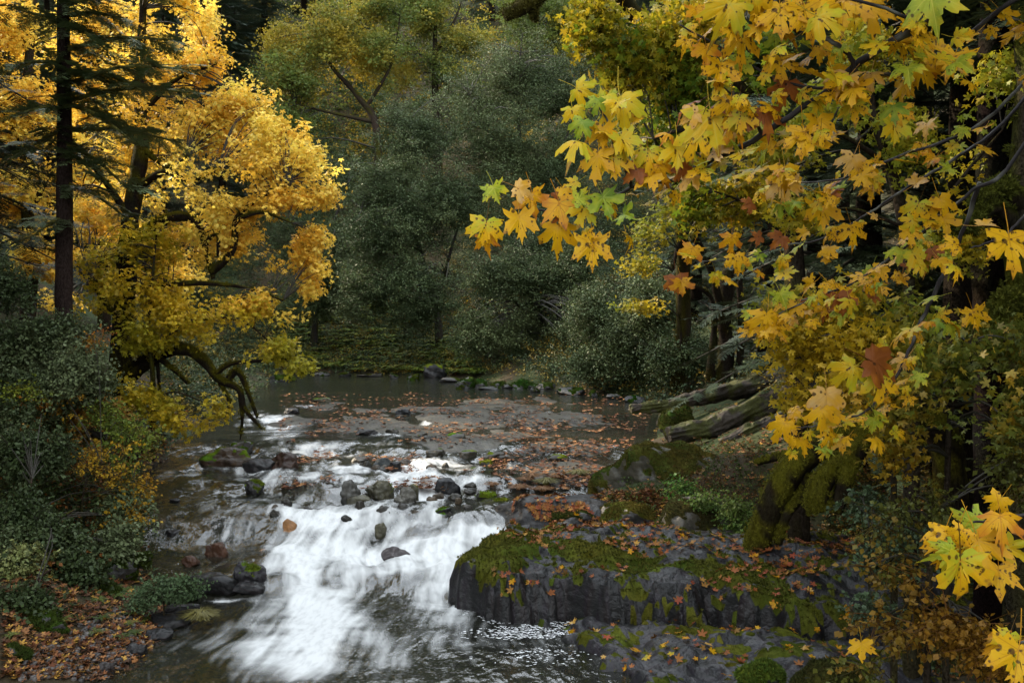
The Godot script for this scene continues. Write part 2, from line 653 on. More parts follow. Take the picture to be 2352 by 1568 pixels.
# one tree: wood lines (photo pixels [u, v, d]) with radii, foliage blobs, twigs from the wood to the foliage
func tree(called: String, label: String, category: String, group: String, lines: Array, blobs: Array, clump: Mesh, leaf_mat: String, pal: Callable, o := {}) -> Node3D:
	rng.seed = o.get("seed", 5)
	var p0: Array = lines[0][0][0]
	var foot := at(p0[0], p0[1], p0[2])
	foot.y = ground(foot.x, -foot.z) - 0.15
	var t := thing(called, label, category, foot, group)
	var back := Transform3D(Basis.IDENTITY, -foot)
	var nodes := []
	var k := 0
	for ln in lines:
		var pts := []
		for q in ln[0]:
			pts.append(at(q[0], q[1], q[2]))
		if k == 0:
			pts[0] = foot
		pts = curve(pts, 5)
		for i in range(1 if k else 3, pts.size()):
			nodes.append([pts[i], lerpf(ln[1], ln[2], float(i) / pts.size())])
		var s := Sheet.new()
		var moved := []
		for q in pts:
			moved.append(q - foot)
		limb(s, moved, ln[1], ln[2], 9 if ln[1] > 0.1 else 6, o.get("lumps", 0.15))
		var wood: Color = o.get("wood", Color(0.035, 0.028, 0.02))
		var moss: Color = o.get("moss_col", Color(0.05, 0.05, 0.008))
		s.normals()
		var grown := PackedFloat32Array()
		for i in s.v.size():
			var m: float = ss(0.0, 0.25, s.n[i].y * 0.5 + nz.get_noise_3dv((s.v[i] + foot) * 16.0) * 0.9 + o.get("moss", -0.1))
			grown.append(m)
			var g := 1.0 + 0.6 * nz2.get_noise_3dv((s.v[i] + foot) * 11.0)
			s.c[i] = Color(wood.r * g, wood.g * g, wood.b * g).lerp(Color(moss.r * g, moss.g * g, moss.b * g), m)
		if o.has("fuzz"):
			var want := int(o.fuzz * s.v.size() * (1.0 if ln[1] > 0.07 else 0.3))
			for j in want:
				var i := rng.randi_range(0, s.v.size() - 1)
				if grown[i] < 0.4:
					continue
				var g := rng.randf_range(0.5, 1.5)
				fuzz_xf.append(Transform3D(facing(s.n[i] + rvec() * 0.4, rvec()).scaled(Vector3.ONE * rng.randf_range(0.5, 1.2) * o.get("fuzz_size", 0.05)), foot + s.v[i] + rvec() * minf(ln[1] * 0.25, 0.05)))
				fuzz_col.append(Color(moss.r * g * 1.6, moss.g * g * 1.6, moss.b * g * 1.6))
		part("trunk" if k == 0 else "branch", s.mesh(), mats[o.get("bark", "bark")], t)
		k += 1
	var xf: Array[Transform3D] = []
	var cols: Array[Color] = []
	var tips := []
	fill(blobs, pal, o.get("gap", -0.12), o.get("scale", 1.0), xf, cols, tips, o.get("tilt", 0.35))
	# twigs
	var tw := Sheet.new()
	var most: int = o.get("twigs", 140)
	var step := maxi(1, tips.size() / maxi(most, 1))
	for i in range(0, tips.size(), step):
		var p: Vector3 = tips[i]
		var best := 1e9
		var from := foot
		var rr := 0.03
		for q in nodes:
			var e: Vector3 = q[0] - p
			var dd := e.length_squared() + (4.0 if q[0].y > p.y else 0.0) * e.y * e.y
			if dd < best:
				best = dd
				from = q[0]
				rr = q[1]
		var ln := from.distance_to(p)
		var mid := from.lerp(p, 0.5) + Vector3(0, ln * 0.12, 0) + rvec() * ln * 0.08
		limb(tw, curve([from - foot, mid - foot, p - foot], 3), minf(rr * 0.6, 0.012 + ln * 0.012), 0.006, 4, 0.1, o.get("twig_col", Color(0.03, 0.024, 0.018)))
	if tw.v.size():
		part("twigs", tw.mesh(), mats.twig, t).set_meta("kind", "stuff")
	for i in xf.size():
		xf[i] = back * xf[i]
	if xf.size():
		many("crown", clump, mats[leaf_mat], xf, cols, t)
	return t

func blend(a: Color, b: Color, freq: float, off: float, bias := 0.0) -> Callable:
	return func(p: Vector3) -> Color:
		var t := clampf(0.5 + bias + 1.5 * nz.get_noise_3dv(p * freq + Vector3(off, 0, 0)) + rng.randf_range(-0.35, 0.35), 0.0, 1.0)
		var g := rng.randf_range(0.75, 1.2)
		var c := a.lerp(b, t)
		return Color(c.r * g, c.g * g, c.b * g)

# ---- the setting
func make_ring() -> void:
	for p in [[-5.0, -70.0], [-5.2, 4.0], [-5.2, 10.0]]:
		ring.append(Vector2(p[0], p[1]))
	for p in [[270, 1568], [410, 1465], [430, 1400], [345, 1300], [335, 1200], [330, 1095], [425, 1018], [480, 962], [590, 902], [640, 868]]:
		var w := wat(p[0], p[1])
		ring.append(Vector2(w.x, -w.z))
	ring.append(Vector2(-17.0, 66.0))
	ring.append(Vector2(-17.0, 69.0))
	for p in [[700, 853], [900, 858], [1050, 868], [1200, 885], [1300, 895], [1480, 912], [1500, 950], [1490, 985], [1450, 1045], [1400, 1105]]:
		var w := wat(p[0], p[1])
		ring.append(Vector2(w.x, -w.z))
	for p in [[1.0, 20.8], [1.5, 19.4], [3.0, 18.4], [5.0, 17.3], [5.7, 15.5], [5.0, 13.2], [3.9, 11.2], [2.9, 9.6], [2.6, 4.0], [3.0, -70.0]]:
		ring.append(Vector2(p[0], p[1]))

func spaced(stops: Array) -> PackedFloat32Array:
	var out := PackedFloat32Array()
	for k in stops.size() - 1:
		var n := int(round((stops[k + 1][0] - stops[k][0]) / stops[k][1]))
		for i in n:
			out.append(lerpf(stops[k][0], stops[k + 1][0], float(i) / n))
	out.append(stops[-1][0])
	return out

func make_terrain() -> void:
	var xs := spaced([[-95.0, 4.0], [-25.0, 1.0], [-14.0, 0.4], [12.0, 1.0], [30.0, 4.0], [95.0, 4.0]])
	var ds := spaced([[-70.0, 4.0], [0.0, 1.0], [8.0, 0.35], [34.0, 0.8], [72.0, 2.5], [170.0, 2.5]])
	var s := Sheet.new()
	for d in ds:
		for x in xs:
			var h := ground(x, d)
			var a := nz2.get_noise_2d(x * 1.3, d * 1.3)
			var c := Color(0.045, 0.033, 0.018).lerp(Color(0.03, 0.042, 0.014), ss(-0.25, 0.2, a))
			s.add(Vector3(x, h, -d), c)
	var w := xs.size()
	for j in ds.size() - 1:
		for i in w - 1:
			var q := j * w + i
			s.tri(q, q + w, q + 1)
			s.tri(q + 1, q + w, q + w + 1)
	var o := top("ground", s.mesh(), mats.soil, Vector3.ZERO)
	o.set_meta("kind", "structure")

# how white the water is at photo pixel (u, v): [u, v, ru, rv, amount]
const WHITE := [[840, 1252, 190, 46, 1.05], [700, 1335, 75, 60, 0.85], [900, 1190, 170, 28, 0.8], [1030, 1300, 55, 60, 0.9], [690, 1185, 90, 28, 0.55], [735, 1420, 95, 62, 1.05], [690, 1515, 100, 60, 0.95], [800, 1075, 220, 9, 0.55], [1000, 1060, 80, 10, 0.5], [760, 1020, 130, 7, 0.6], [600, 1080, 60, 10, 0.45],
	[1005, 1375, 55, 45, 0.95], [880, 1098, 190, 20, 0.85], [640, 1105, 80, 14, 0.5], [720, 1042, 160, 13, 0.7], [930, 1078, 60, 16, 0.6], [640, 985, 60, 22, 0.75], [610, 962, 50, 14, 0.65], [420, 1090, 85, 16, 0.55],
	[505, 1380, 60, 9, 1.1], [1120, 1240, 55, 26, 1.1], [560, 1180, 95, 40, 0.26], [480, 1235, 70, 30, 0.34], [993, 1008, 16, 12, 0.9], [895, 998, 28, 10, 0.7], [1060, 1105, 80, 20, 0.4], [1200, 1030, 60, 8, 0.4],
	[1230, 985, 50, 6, 0.5], [1220, 950, 60, 5, 0.35], [980, 975, 14, 8, 0.5], [930, 1480, 230, 90, 0.42], [520, 1490, 150, 80, 0.36], [1250, 1480, 130, 40, 0.2], [700, 935, 60, 6, 0.4], [1180, 1075, 30, 14, 0.5], [600, 1290, 60, 40, 0.3],
	[890, 1305, 90, 34, 0.75], [960, 1140, 60, 22, 0.8], [800, 1150, 60, 20, 0.7]]

# slabs of flat grey bedrock that lie at the surface: [u, v, ru, rv, rise]
const SLABS := [[790, 965, 150, 26, 0.09], [1130, 960, 190, 40, 0.1], [1010, 1010, 90, 22, 0.07], [1130, 1020, 110, 22, 0.09], [930, 985, 40, 12, 0.08], [1330, 960, 120, 26, 0.05], [1370, 1030, 90, 22, 0.05], [1300, 1085, 110, 26, 0.12], [740, 930, 70, 10, 0.04], [1210, 1160, 90, 20, 0.02], [660, 975, 40, 14, 0.06], [500, 1170, 80, 40, -0.04], [480, 1240, 80, 30, -0.03], [1080, 930, 60, 6, 0.06], [1260, 915, 60, 6, 0.03]]

func blobs_at(list: Array, u: float, v: float) -> float:
	var f := 0.0
	for z in list:
		var a: float = (u - z[0]) / z[3 - 1]
		if absf(a) > 2.2:
			continue
		var b: float = (v - z[1]) / z[3]
		var q := a * a + b * b
		if q < 4.8:
			f += z[4] * exp(-q * 0.9)
	return f

func make_river() -> void:
	var vs := PackedFloat32Array()
	var v := 2300.0
	while v > 851.0:
		vs.append(v)
		v -= 5.0 if v > 1600.0 else (2.4 if v > 1000.0 else 1.5)
	var us := PackedFloat32Array()
	var u := -260.0
	while u < 1800.0:
		us.append(u)
		u += 4.2
	var water := Sheet.new()
	var foam := Sheet.new()
	var bed := Sheet.new()
	var prev_w := PackedInt32Array()
	var prev_b := PackedInt32Array()
	var prev_a := PackedFloat32Array()
	var prev_f := PackedInt32Array()
	var row := 0
	for vv in vs:
		var d := -wat(CU, vv).z
		var l := level(d)
		# left and right ends of the river along this line
		var lo := 1e9
		var hi := -1e9
		var j := ring.size() - 1
		for i in ring.size():
			var a := ring[i]
			var b := ring[j]
			if (a.y > d) != (b.y > d):
				var x := (b.x - a.x) * (d - a.y) / (b.y - a.y) + a.x
				lo = minf(lo, x)
				hi = maxf(hi, x)
			j = i
		var cur_w := PackedInt32Array()
		var cur_a := PackedFloat32Array()
		var cur_f := PackedInt32Array()
		var cur_b := PackedInt32Array()
		var rapid := ss(15.0, 18.0, d) * (1.0 - ss(27.0, 31.0, d))
		var calm := 0.35 + 0.65 * (1.0 - ss(34.0, 44.0, d))
		var col := 0
		for uu in us:
			var x: float = (uu - CU) / F * d
			if x < lo - 1.4 or x > hi + 1.6:
				cur_w.append(-1)
				cur_a.append(0.0)
				cur_f.append(-1)
				if row % 2 == 0 and col % 2 == 0:
					cur_b.append(-1)
				col += 1
				continue
			var white := blobs_at(WHITE, uu, vv)
			var side := ss(0.0, 0.9, minf(x - lo, hi - x))
			# long soft streaks that follow the current
			var wx := x + nz.get_noise_2d(x * 1.1, d * 1.4 + 40.0) * 0.5
			var wd := d + nz.get_noise_2d(x * 1.3 + 70.0, d * 1.2) * 0.7
			var st := nz2.get_noise_2d(wx * 7.0, wd * 1.7) * 0.65 + nz2.get_noise_2d(wx * 17.0 + 9.0, wd * 3.2) * 0.5 + nz.get_noise_2d(x * 6.0, d * 11.0 + 80.0) * 0.45
			var swell := nz.get_noise_2d(x * 4.0 + 11.0, d * 3.4) * 0.26 + nz.get_noise_2d(wx * 11.0, wd * 6.0 + 30.0) * 0.1 + st * 0.018
			var h := l + swell * rapid * (0.35 + 0.65 * minf(white, 1.2)) * side + (nz2.get_noise_2d(wx * 4.0, wd * 2.6) * 0.022 + nz2.get_noise_2d(wx * 9.0, wd * 6.0) * 0.008) * calm
			var p := Vector3(x, h, -d)
			cur_w.append(water.add(p, Color.WHITE, Vector2(wx * 0.4, wd * 0.16)))
			var al := 0.96 * ss(0.22, 1.3, white + st * (0.35 + lerpf(1.15, 0.65, ss(1190.0, 1330.0, vv)) * minf(white, 0.8)) + nz2.get_noise_2d(wx * 45.0, wd * 3.0) * 0.3)
			cur_a.append(al)
			cur_f.append(-1)
			if row % 2 == 0 and col % 2 == 0:
				var slab := blobs_at(SLABS, uu, vv)
				var rise := nz.get_noise_2d(x * 4.0, d * 2.4) * 0.12 + nz2.get_noise_2d(x * 9.0, d * 12.0) * 0.06
				var deep := 0.08 + 0.4 * side * (1.0 - ss(26.0, 30.0, d) * (1.0 - ss(42.0, 46.0, d)) * 0.7)
				var hb := l - deep + rapid * (nz.get_noise_2d(x * 9.0, d * 8.0 + 5.0) * 0.3 + nz2.get_noise_2d(x * 14.0, d * 12.0) * 0.08 - 0.04)
				if absf(slab) > 0.004:
					hb = lerpf(hb, l + slab - 0.065 + rise, ss(0.004, 0.04, absf(slab)))
				hb = lerpf(ground(x, d) - 0.05, hb, ss(-0.3, 0.4, minf(x - lo, hi - x)))
				var g := 0.8 + 0.5 * nz2.get_noise_2d(x * 9.0, d * 9.0) + 0.4 * nz.get_noise_2d(x * 30.0, d * 40.0)
				var bc := Color(0.062, 0.052, 0.034).lerp(Color(0.068, 0.06, 0.043), ss(0.004, 0.05, absf(slab)))
				cur_b.append(bed.add(Vector3(x, hb, -d), Color(bc.r * g, bc.g * g, bc.b * g)))
			col += 1
		if row > 0:
			for i in us.size() - 1:
				var a := prev_w[i]
				var b := prev_w[i + 1]
				var c := cur_w[i]
				var e := cur_w[i + 1]
				if a < 0 or b < 0 or c < 0 or e < 0:
					continue
				water.tri(a, c, b)
				water.tri(b, c, e)
				if prev_a[i] + prev_a[i + 1] + cur_a[i] + cur_a[i + 1] > 0.03:
					if prev_f[i] < 0:
						prev_f[i] = foam.add(water.v[a] + Vector3(0, 0.012, 0), Color(1, 1, 1, prev_a[i]), water.uv[a] * 2.0)
					if prev_f[i + 1] < 0:
						prev_f[i + 1] = foam.add(water.v[b] + Vector3(0, 0.012, 0), Color(1, 1, 1, prev_a[i + 1]), water.uv[b] * 2.0)
					if cur_f[i] < 0:
						cur_f[i] = foam.add(water.v[c] + Vector3(0, 0.012, 0), Color(1, 1, 1, cur_a[i]), water.uv[c] * 2.0)
					if cur_f[i + 1] < 0:
						cur_f[i + 1] = foam.add(water.v[e] + Vector3(0, 0.012, 0), Color(1, 1, 1, cur_a[i + 1]), water.uv[e] * 2.0)
					foam.tri(prev_f[i], cur_f[i], prev_f[i + 1])
					foam.tri(prev_f[i + 1], cur_f[i], cur_f[i + 1])
			if row % 2 == 0:
				for i in cur_b.size() - 1:
					if prev_b[i] < 0 or prev_b[i + 1] < 0 or cur_b[i] < 0 or cur_b[i + 1] < 0:
						continue
					bed.tri(prev_b[i], cur_b[i], prev_b[i + 1])
					bed.tri(prev_b[i + 1], cur_b[i], cur_b[i + 1])
		prev_w = cur_w
		prev_a = cur_a
		prev_f = cur_f
		if row % 2 == 0:
			prev_b = cur_b
		row += 1
	top("river_water", water.mesh(), mats.water, Vector3.ZERO).set_meta("kind", "structure")
	top("river_bed", bed.mesh(), mats.wet_rock, Vector3.ZERO).set_meta("kind", "structure")
	var fo := top("white_water", foam.mesh(), mats.foam, Vector3.ZERO)
	fo.set_meta("kind", "stuff")
	tag(fo, "white foaming water tumbling down the rapids between the rocks", "foam")

# ---- the maple in front: boughs with single large leaves
var leaf_meshes: Array[Mesh] = []
var leaf_mats: Array[Material] = []
var fallen_meshes: Array[Mesh] = []

func leaf_picture(sd: int, a: Color, b: Color, mix: float, spots: int, vein: Color, edge: Color, edge_amount: float) -> ImageTexture:
	rng.seed = sd
	var n := 176
	var im := Image.create(n, n, false, Image.FORMAT_RGB8)
	var sp := []
	for k in spots * 3 / 2:
		sp.append(Vector3(rnd(0.75), rng.randf_range(-0.3, 0.95), rng.randf_range(0.016, 0.055) * (1.9 if k % 6 == 0 else 1.0)))
	var rays := []
	for deg in [0.0, 52.0, -52.0, 108.0, -108.0]:
		rays.append(Vector2(sin(deg_to_rad(deg)), cos(deg_to_rad(deg))))
	for y in n:
		for x in n:
			var q := Vector2((float(x) / n - 0.5) / 0.46, (float(y) / n - 0.42) / 0.5)
			var t := clampf(mix + nz.get_noise_3d(q.x * 9.0, q.y * 9.0, sd * 5.0) * 1.3, 0.0, 1.0)
			var c := a.lerp(b, t)
			var rim := ss(0.45, 0.95, q.length() + nz2.get_noise_3d(q.x * 12.0, q.y * 12.0, sd * 3.0) * 0.5)
			c = c.lerp(edge, rim * edge_amount)
			c = c.lerp(Color(0.16, 0.06, 0.015), 0.8 * ss(0.88, 1.05, q.length() + nz.get_noise_3d(q.x * 22.0, q.y * 22.0, sd * 9.0) * 0.5))
			var near := 1.0
			for r in rays:
				var s: float = q.dot(r)
				if s > 0.0 and s < 1.0:
					var off := absf(q.x * r.y - q.y * r.x)
					near = minf(near, off / (0.018 * (1.15 - s)))
					# side veins leave the main vein at about 40 degrees
					var w := fposmod(s - off * 1.2, 0.16)
					if off < 0.28 * s + 0.05:
						near = minf(near, 0.35 + minf(w, 0.16 - w) / 0.009)
			c = vein.lerp(c, clampf(near, 0.1, 1.0))
			for s in sp:
				var dd := (q - Vector2(s.x, s.y)).length() + nz2.get_noise_2d(q.x * 60.0, q.y * 60.0) * 0.02
				if dd < s.z:
					c = c.lerp(Color(0.05, 0.022, 0.008), 0.85 * ss(s.z, s.z * 0.6, dd))
			im.set_pixel(x, y, c.linear_to_srgb())
	return ImageTexture.create_from_image(im)

# kinds: 0-2 yellow, 3-4 yellow green, 5 green, 6 orange, 7 brown, 8 pale tan
func make_leaves() -> void:
	var yel := Color(0.64, 0.36, 0.006)
	var gold := Color(0.6, 0.31, 0.006)
	var oran := Color(0.46, 0.16, 0.012)
	var green := Color(0.14, 0.23, 0.02)
	var lime := Color(0.38, 0.40, 0.02)
	var brown := Color(0.22, 0.065, 0.012)
	var specs := [[yel, gold, 0.25, 9, Color(0.55, 0.30, 0.03), oran, 0.15], [yel, gold, 0.5, 42, Color(0.4, 0.17, 0.01), oran, 0.3], [yel, lime, 0.35, 24, Color(0.55, 0.25, 0.02), gold, 0.5],
		[lime, yel, 0.45, 12, Color(0.5, 0.42, 0.05), yel, 0.6], [lime, green, 0.3, 20, Color(0.5, 0.45, 0.06), yel, 0.4], [green, lime, 0.15, 5, Color(0.3, 0.36, 0.07), lime, 0.25],
		[gold, oran, 0.5, 14, Color(0.35, 0.12, 0.01), oran, 0.5], [brown, oran, 0.3, 4, Color(0.25, 0.08, 0.02), brown, 0.4], [Color(0.6, 0.4, 0.16), gold, 0.3, 10, Color(0.5, 0.27, 0.08), oran, 0.25]]
	for i in specs.size():
		var sp: Array = specs[i]
		var m := leafy("maple_leaf_%d" % i, 0.5, 0.85, 0.33)
		m.vertex_color_use_as_albedo = false
		m.albedo_texture = leaf_picture(100 + i, sp[0], sp[1], sp[2], sp[3], sp[4], sp[5], sp[6])
		leaf_mats.append(m)
	rng.seed = 77
	for i in 10:
		var half := []
		for h in MAPLE:
			half.append([h[0] * rng.randf_range(0.93, 1.07), h[1] * rng.randf_range(0.82, 1.12)])
		var s := Sheet.new()
		maple_leaf(s, maple_outline(half), Transform3D.IDENTITY, 1.0, rng.randf_range(0.05, 0.75), rng.randf_range(-0.15, 0.5), Color.WHITE, 3)
		limb(s, curve([Vector3(0, 0, 0.02), Vector3(0, 0.04, -0.4), Vector3(rnd(0.1), 0.16, -0.95)], 3), 0.016, 0.014, 4, 0.0)
		for k in s.uv.size():
			if k >= 1 + 3 * maple_outline(half).size():
				s.uv[k] = Vector2(0.5, 0.46)
		leaf_meshes.append(s.mesh())
	for i in 5:
		var s := Sheet.new()
		maple_leaf(s, maple_outline(MAPLE), Transform3D.IDENTITY, 1.0, rng.randf_range(-0.25, 0.12), rng.randf_range(0.0, 0.3), Color.WHITE, 2)
		limb(s, [Vector3(0, 0, 0.02), Vector3(0, 0.05, -0.3), Vector3(rnd(0.2), 0.12, -0.8)], 0.014, 0.012, 3, 0.0)
		for k in s.uv.size():
			if k >= 1 + 2 * maple_outline(MAPLE).size():
				s.uv[k] = Vector2(0.5, 0.46)
		fallen_meshes.append(s.mesh())

func hang_leaf(parent: Node3D, foot: Vector3, base: Vector3, tip: Vector3, nor: Vector3, size: float, kind: int) -> void:
	var o := part("leaf", leaf_meshes[rng.randi_range(0, 9)], leaf_mats[kind], parent)
	o.transform = Transform3D(facing(nor, tip).scaled_local(Vector3(rng.randf_range(0.85, 1.1), rng.randf_range(0.5, 1.4), 1.0) * size), base - foot)

func pick(weights: Array) -> int:
	var sum := 0.0
	for w in weights:
		sum += w
	var r := rng.randf() * sum
	for i in weights.size():
		r -= weights[i]
		if r <= 0.0:
			return i
	return weights.size() - 1

# a maple bough tree: lines of wood (photo pixels), explicit leaves [u, v, d, width px, turn, kind], then leaves along the lines: [line, from, to, count, kinds]
func bough_tree(called: String, label: String, foot: Vector3, lines: Array, leaves: Array, along: Array, sd: int) -> Node3D:
	rng.seed = sd
	var t := thing(called, label, "tree", foot)
	var paths := []
	for k in lines.size():
		var ln: Array = lines[k]
		var pts := []
		for q in ln[0]:
			pts.append(q if q is Vector3 else at(q[0], q[1], q[2]))
		pts = curve(pts, 6)
		for i in range(1, pts.size() - 1):
			pts[i] += rvec() * ln[1] * 0.35
		paths.append(pts)
		var s := Sheet.new()
		var moved := []
		for q in pts:
			moved.append(q - foot)
		limb(s, moved, ln[1], ln[2], 8, 0.12)
		for i in s.v.size():
			var m := ss(0.15, 0.3, nz2.get_noise_3dv(s.v[i] * 70.0))
			s.c[i] = Color(0.022, 0.018, 0.016).lerp(Color(0.14, 0.14, 0.12), m * 0.8)
		part("trunk" if k == 0 else "branch", s.mesh(), mats.bark if k == 0 else mats.twig, t)
	for q in leaves:
		var d: float = q[2]
		var size: float = q[3] * d / F / 1.42
		var turn := deg_to_rad(q[4])
		var tip := Vector3(sin(turn), -cos(turn), rnd(0.35))
		var nor := Vector3(rnd(0.3) - 0.1, rng.randf_range(0.0, 0.5), 1.0)
		hang_leaf(t, foot, at(q[0], q[1], d) - tip.normalized() * size * 0.4, tip, nor, size, q[5])
	for q in along:
		var pts: Array = paths[q[0]]
		for i in q[3]:
			var f := lerpf(q[1], q[2], (i + rng.randf()) / q[3]) * (pts.size() - 1.001)
			var p: Vector3 = pts[int(f)].lerp(pts[int(f) + 1], f - int(f))
			var size := rng.randf_range(0.055, 0.13)
			var tip := Vector3(rnd(0.9) - 0.15, rng.randf_range(-1.2, -0.1), rnd(0.8) + 0.2).normalized()
			var nor := Vector3(rnd(0.6) - 0.2, rng.randf_range(0.1, 1.0), rng.randf_range(0.0, 1.0))
			var spray := rvec() * Vector3(0.13, 0.14, 0.16) * rng.randf_range(0.3, 1.4)
			hang_leaf(t, foot, p + tip * size * 0.9 + spray, tip, nor, size, pick(q[4]))
	return t

# fallen leaves: things of their own
func fallen(p: Vector3, nor: Vector3, size: float, kind: int, place: String) -> void:
	var o := top("fallen_leaf", fallen_meshes[rng.randi_range(0, 4)], leaf_mats[kind], p + nor * 0.035)
	o.basis = facing(nor + rvec() * 0.25, rvec()).scaled_local(Vector3(1, rng.randf_range(0.6, 1.5), 1) * size)
	var shade: String = ["yellow", "spotted yellow", "yellow", "pale green", "yellow green", "green", "orange", "brown", "pale tan"][kind]
	tag(o, "%s fallen maple leaf lying on %s" % [shade, place], "leaf", "fallen leaves on " + place)

func pix(p: Vector3) -> Vector2:
	return Vector2(CU + p.x / -p.z * F, HV + (EYE - p.y) / -p.z * F)

# a stone standing in the river: centre and width, height in photo pixels
func river_rock(label: String, u: float, v: float, wp: float, hp: float, sd: int, o := {}) -> MeshInstance3D:
	var foot := wat(u, v + hp * 0.5)
	var d := -foot.z
	var k := d / F
	var half := Vector3(wp * k * 0.62, hp * k * 0.72, wp * k * o.get("deep", 0.5))
	return rock(o.get("name", "river_rock"), label, foot + Vector3(0, hp * k * o.get("lift", 0.2), -half.z * 0.6), half, sd, o)

func make_rocks() -> void:
	var black := Color(0.018, 0.017, 0.017)
	var grey := Color(0.07, 0.068, 0.06)
	var brown := Color(0.06, 0.03, 0.018)
	var olive := Color(0.075, 0.07, 0.045)
	var tan := Color(0.3, 0.15, 0.06)
	river_rock("rounded brown boulder standing in the foaming shallows", 651, 1060, 70, 40, 3, {"col": Color(0.035, 0.02, 0.014), "boxy": 0.2, "n": 18})
	river_rock("low black wet rock beside the rounded brown boulder", 586, 1068, 72, 26, 4, {"col": black})
	river_rock("wide low rock covered in brown fallen leaves and some moss", 518, 1048, 106, 46, 5, {"col": Color(0.04, 0.025, 0.015), "boxy": 0.3, "n": 18, "moss": 0.25, "fuzz": 120})
	river_rock("mossy rock just behind the wide leaf covered rock", 551, 1026, 52, 28, 6, {"moss": 0.5, "fuzz": 80})
	river_rock("dark rock with a bright moss cap in dark side water", 576, 1117, 42, 34, 7, {"col": black, "moss": 0.5, "fuzz": 160, "n": 14})
	river_rock("slate grey rock leaning on a smaller black one in midstream", 880, 1062, 42, 28, 8, {"col": Color(0.045, 0.05, 0.05), "boxy": 0.5})
	river_rock("small black rock propped against the slate grey rock", 907, 1070, 26, 26, 9, {"col": black})
	river_rock("block shaped black rock at the head of the white chute", 1027, 1112, 60, 32, 10, {"col": Color(0.012, 0.012, 0.013), "boxy": 0.9, "n": 16, "rough": 0.4, "deep": 0.4})
	river_rock("small dark round stone resting on the grey slab", 924, 945, 28, 14, 11, {"col": Color(0.03, 0.032, 0.035), "boxy": 0.1})
	river_rock("black stone below the overhanging mossy limb", 667, 943, 32, 14, 12, {"col": black})
	river_rock("flat stone with a thin moss cap at the pool's edge", 737, 918, 38, 10, 13, {"col": olive, "moss": 0.5})
	river_rock("low dark ledge stone under the slab's lip", 841, 992, 48, 13, 14, {"col": black, "boxy": 0.6})
	river_rock("olive rock with moss parting the falling water", 866, 1122, 54, 46, 15, {"boxy": 0.05, "rough": 1.7, "col": olive, "moss": 0.25, "fuzz": 60, "n": 16})
	river_rock("pointed grey rock wet from the falling water", 800, 1128, 42, 54, 16, {"boxy": 0.05, "rough": 1.7, "col": grey, "n": 16})
	river_rock("low flat stone at the foot of the pointed grey rock", 820, 1148, 52, 18, 17, {"col": olive})
	river_rock("ridged grey rock in the middle of the cascade", 925, 1142, 44, 42, 18, {"boxy": 0.05, "rough": 1.7, "col": Color(0.1, 0.095, 0.08), "n": 16})
	river_rock("upright stone with a moss crest in the cascade", 948, 1128, 22, 40, 19, {"col": olive, "moss": 0.35})
	var lip := [[1000, 1040, 44, 20], [1073, 1042, 40, 18], [1136, 1046, 48, 18], [1162, 1052, 36, 14], [1282, 1053, 50, 18], [985, 1005, 30, 14], [1045, 1003, 46, 16], [965, 1000, 30, 14], [900, 990, 30, 14], [1085, 1078, 24, 12]]
	for i in lip.size():
		river_rock("dark broken stone along the lower edge of the grey slabs", lip[i][0], lip[i][1], lip[i][2], lip[i][3], 30 + i, {"col": Color(0.04, 0.036, 0.027), "boxy": 0.6, "group": "stones along the slab edge", "moss": 0.12})
	river_rock("small stone with bright moss beside the chute", 1020, 1174, 40, 22, 41, {"moss": 0.55, "fuzz": 120, "col": black})
	river_rock("moss patch stone awash near the leaf covered ledge", 1149, 1151, 34, 12, 42, {"moss": 0.7, "fuzz": 80})
	river_rock("long low stone with moss in the shallow run", 1115, 1138, 48, 12, 43, {"moss": 0.6, "fuzz": 80})
	river_rock("mossy stone beside rusty grass tufts", 1118, 1066, 32, 18, 44, {"moss": 0.5, "fuzz": 60})
	river_rock("slim dark stone standing in the white chute", 872, 1214, 24, 30, 45, {"col": olive})
	river_rock("orange brown stone with water streaming round it", 662, 1206, 34, 30, 46, {"col": tan, "boxy": 0.2})
	river_rock("tiny orange stone at the edge of the foam", 600, 1268, 15, 14, 47, {"col": tan, "boxy": 0.2})
	river_rock("reddish brown boulder in the left side channel", 490, 1261, 54, 34, 48, {"col": brown, "boxy": 0.5, "n": 14})
	river_rock("dark red brown stone beside the side channel boulder", 432, 1289, 36, 24, 49, {"col": brown})
	river_rock("tall angular black rock with a lime green moss cap", 567, 1316, 76, 66, 50, {"col": Color(0.03, 0.028, 0.03), "boxy": 0.75, "n": 22, "moss": 0.18, "moss_col": Color(0.081, 0.116, 0.013), "fuzz": 240, "deep": 0.55})
	river_rock("wet black ledge spilling a small fall", 478, 1338, 130, 46, 51, {"col": black, "boxy": 0.6, "n": 20, "deep": 0.4})
	river_rock("wet black rock at the foot of the angular rock", 560, 1352, 90, 24, 52, {"col": black, "n": 14, "boxy": 0.5})
	river_rock("dark stone awash below the leafy shrub", 389, 1225, 38, 14, 53, {"col": black})
	river_rock("small dark stone in the quiet left water", 396, 1150, 22, 10, 54, {"col": black})
	river_rock("smooth purple grey boulder in the foam below the chute", 904, 1274, 58, 30, 55, {"col": Color(0.085, 0.075, 0.075), "boxy": 0.15, "n": 16, "rough": 0.4})
	river_rock("black rock beside the little curtain fall", 1003, 1246, 36, 20, 56, {"col": black})
	river_rock("rough black knob at the corner of the big boulder", 1046, 1382, 24, 18, 57, {"col": black})
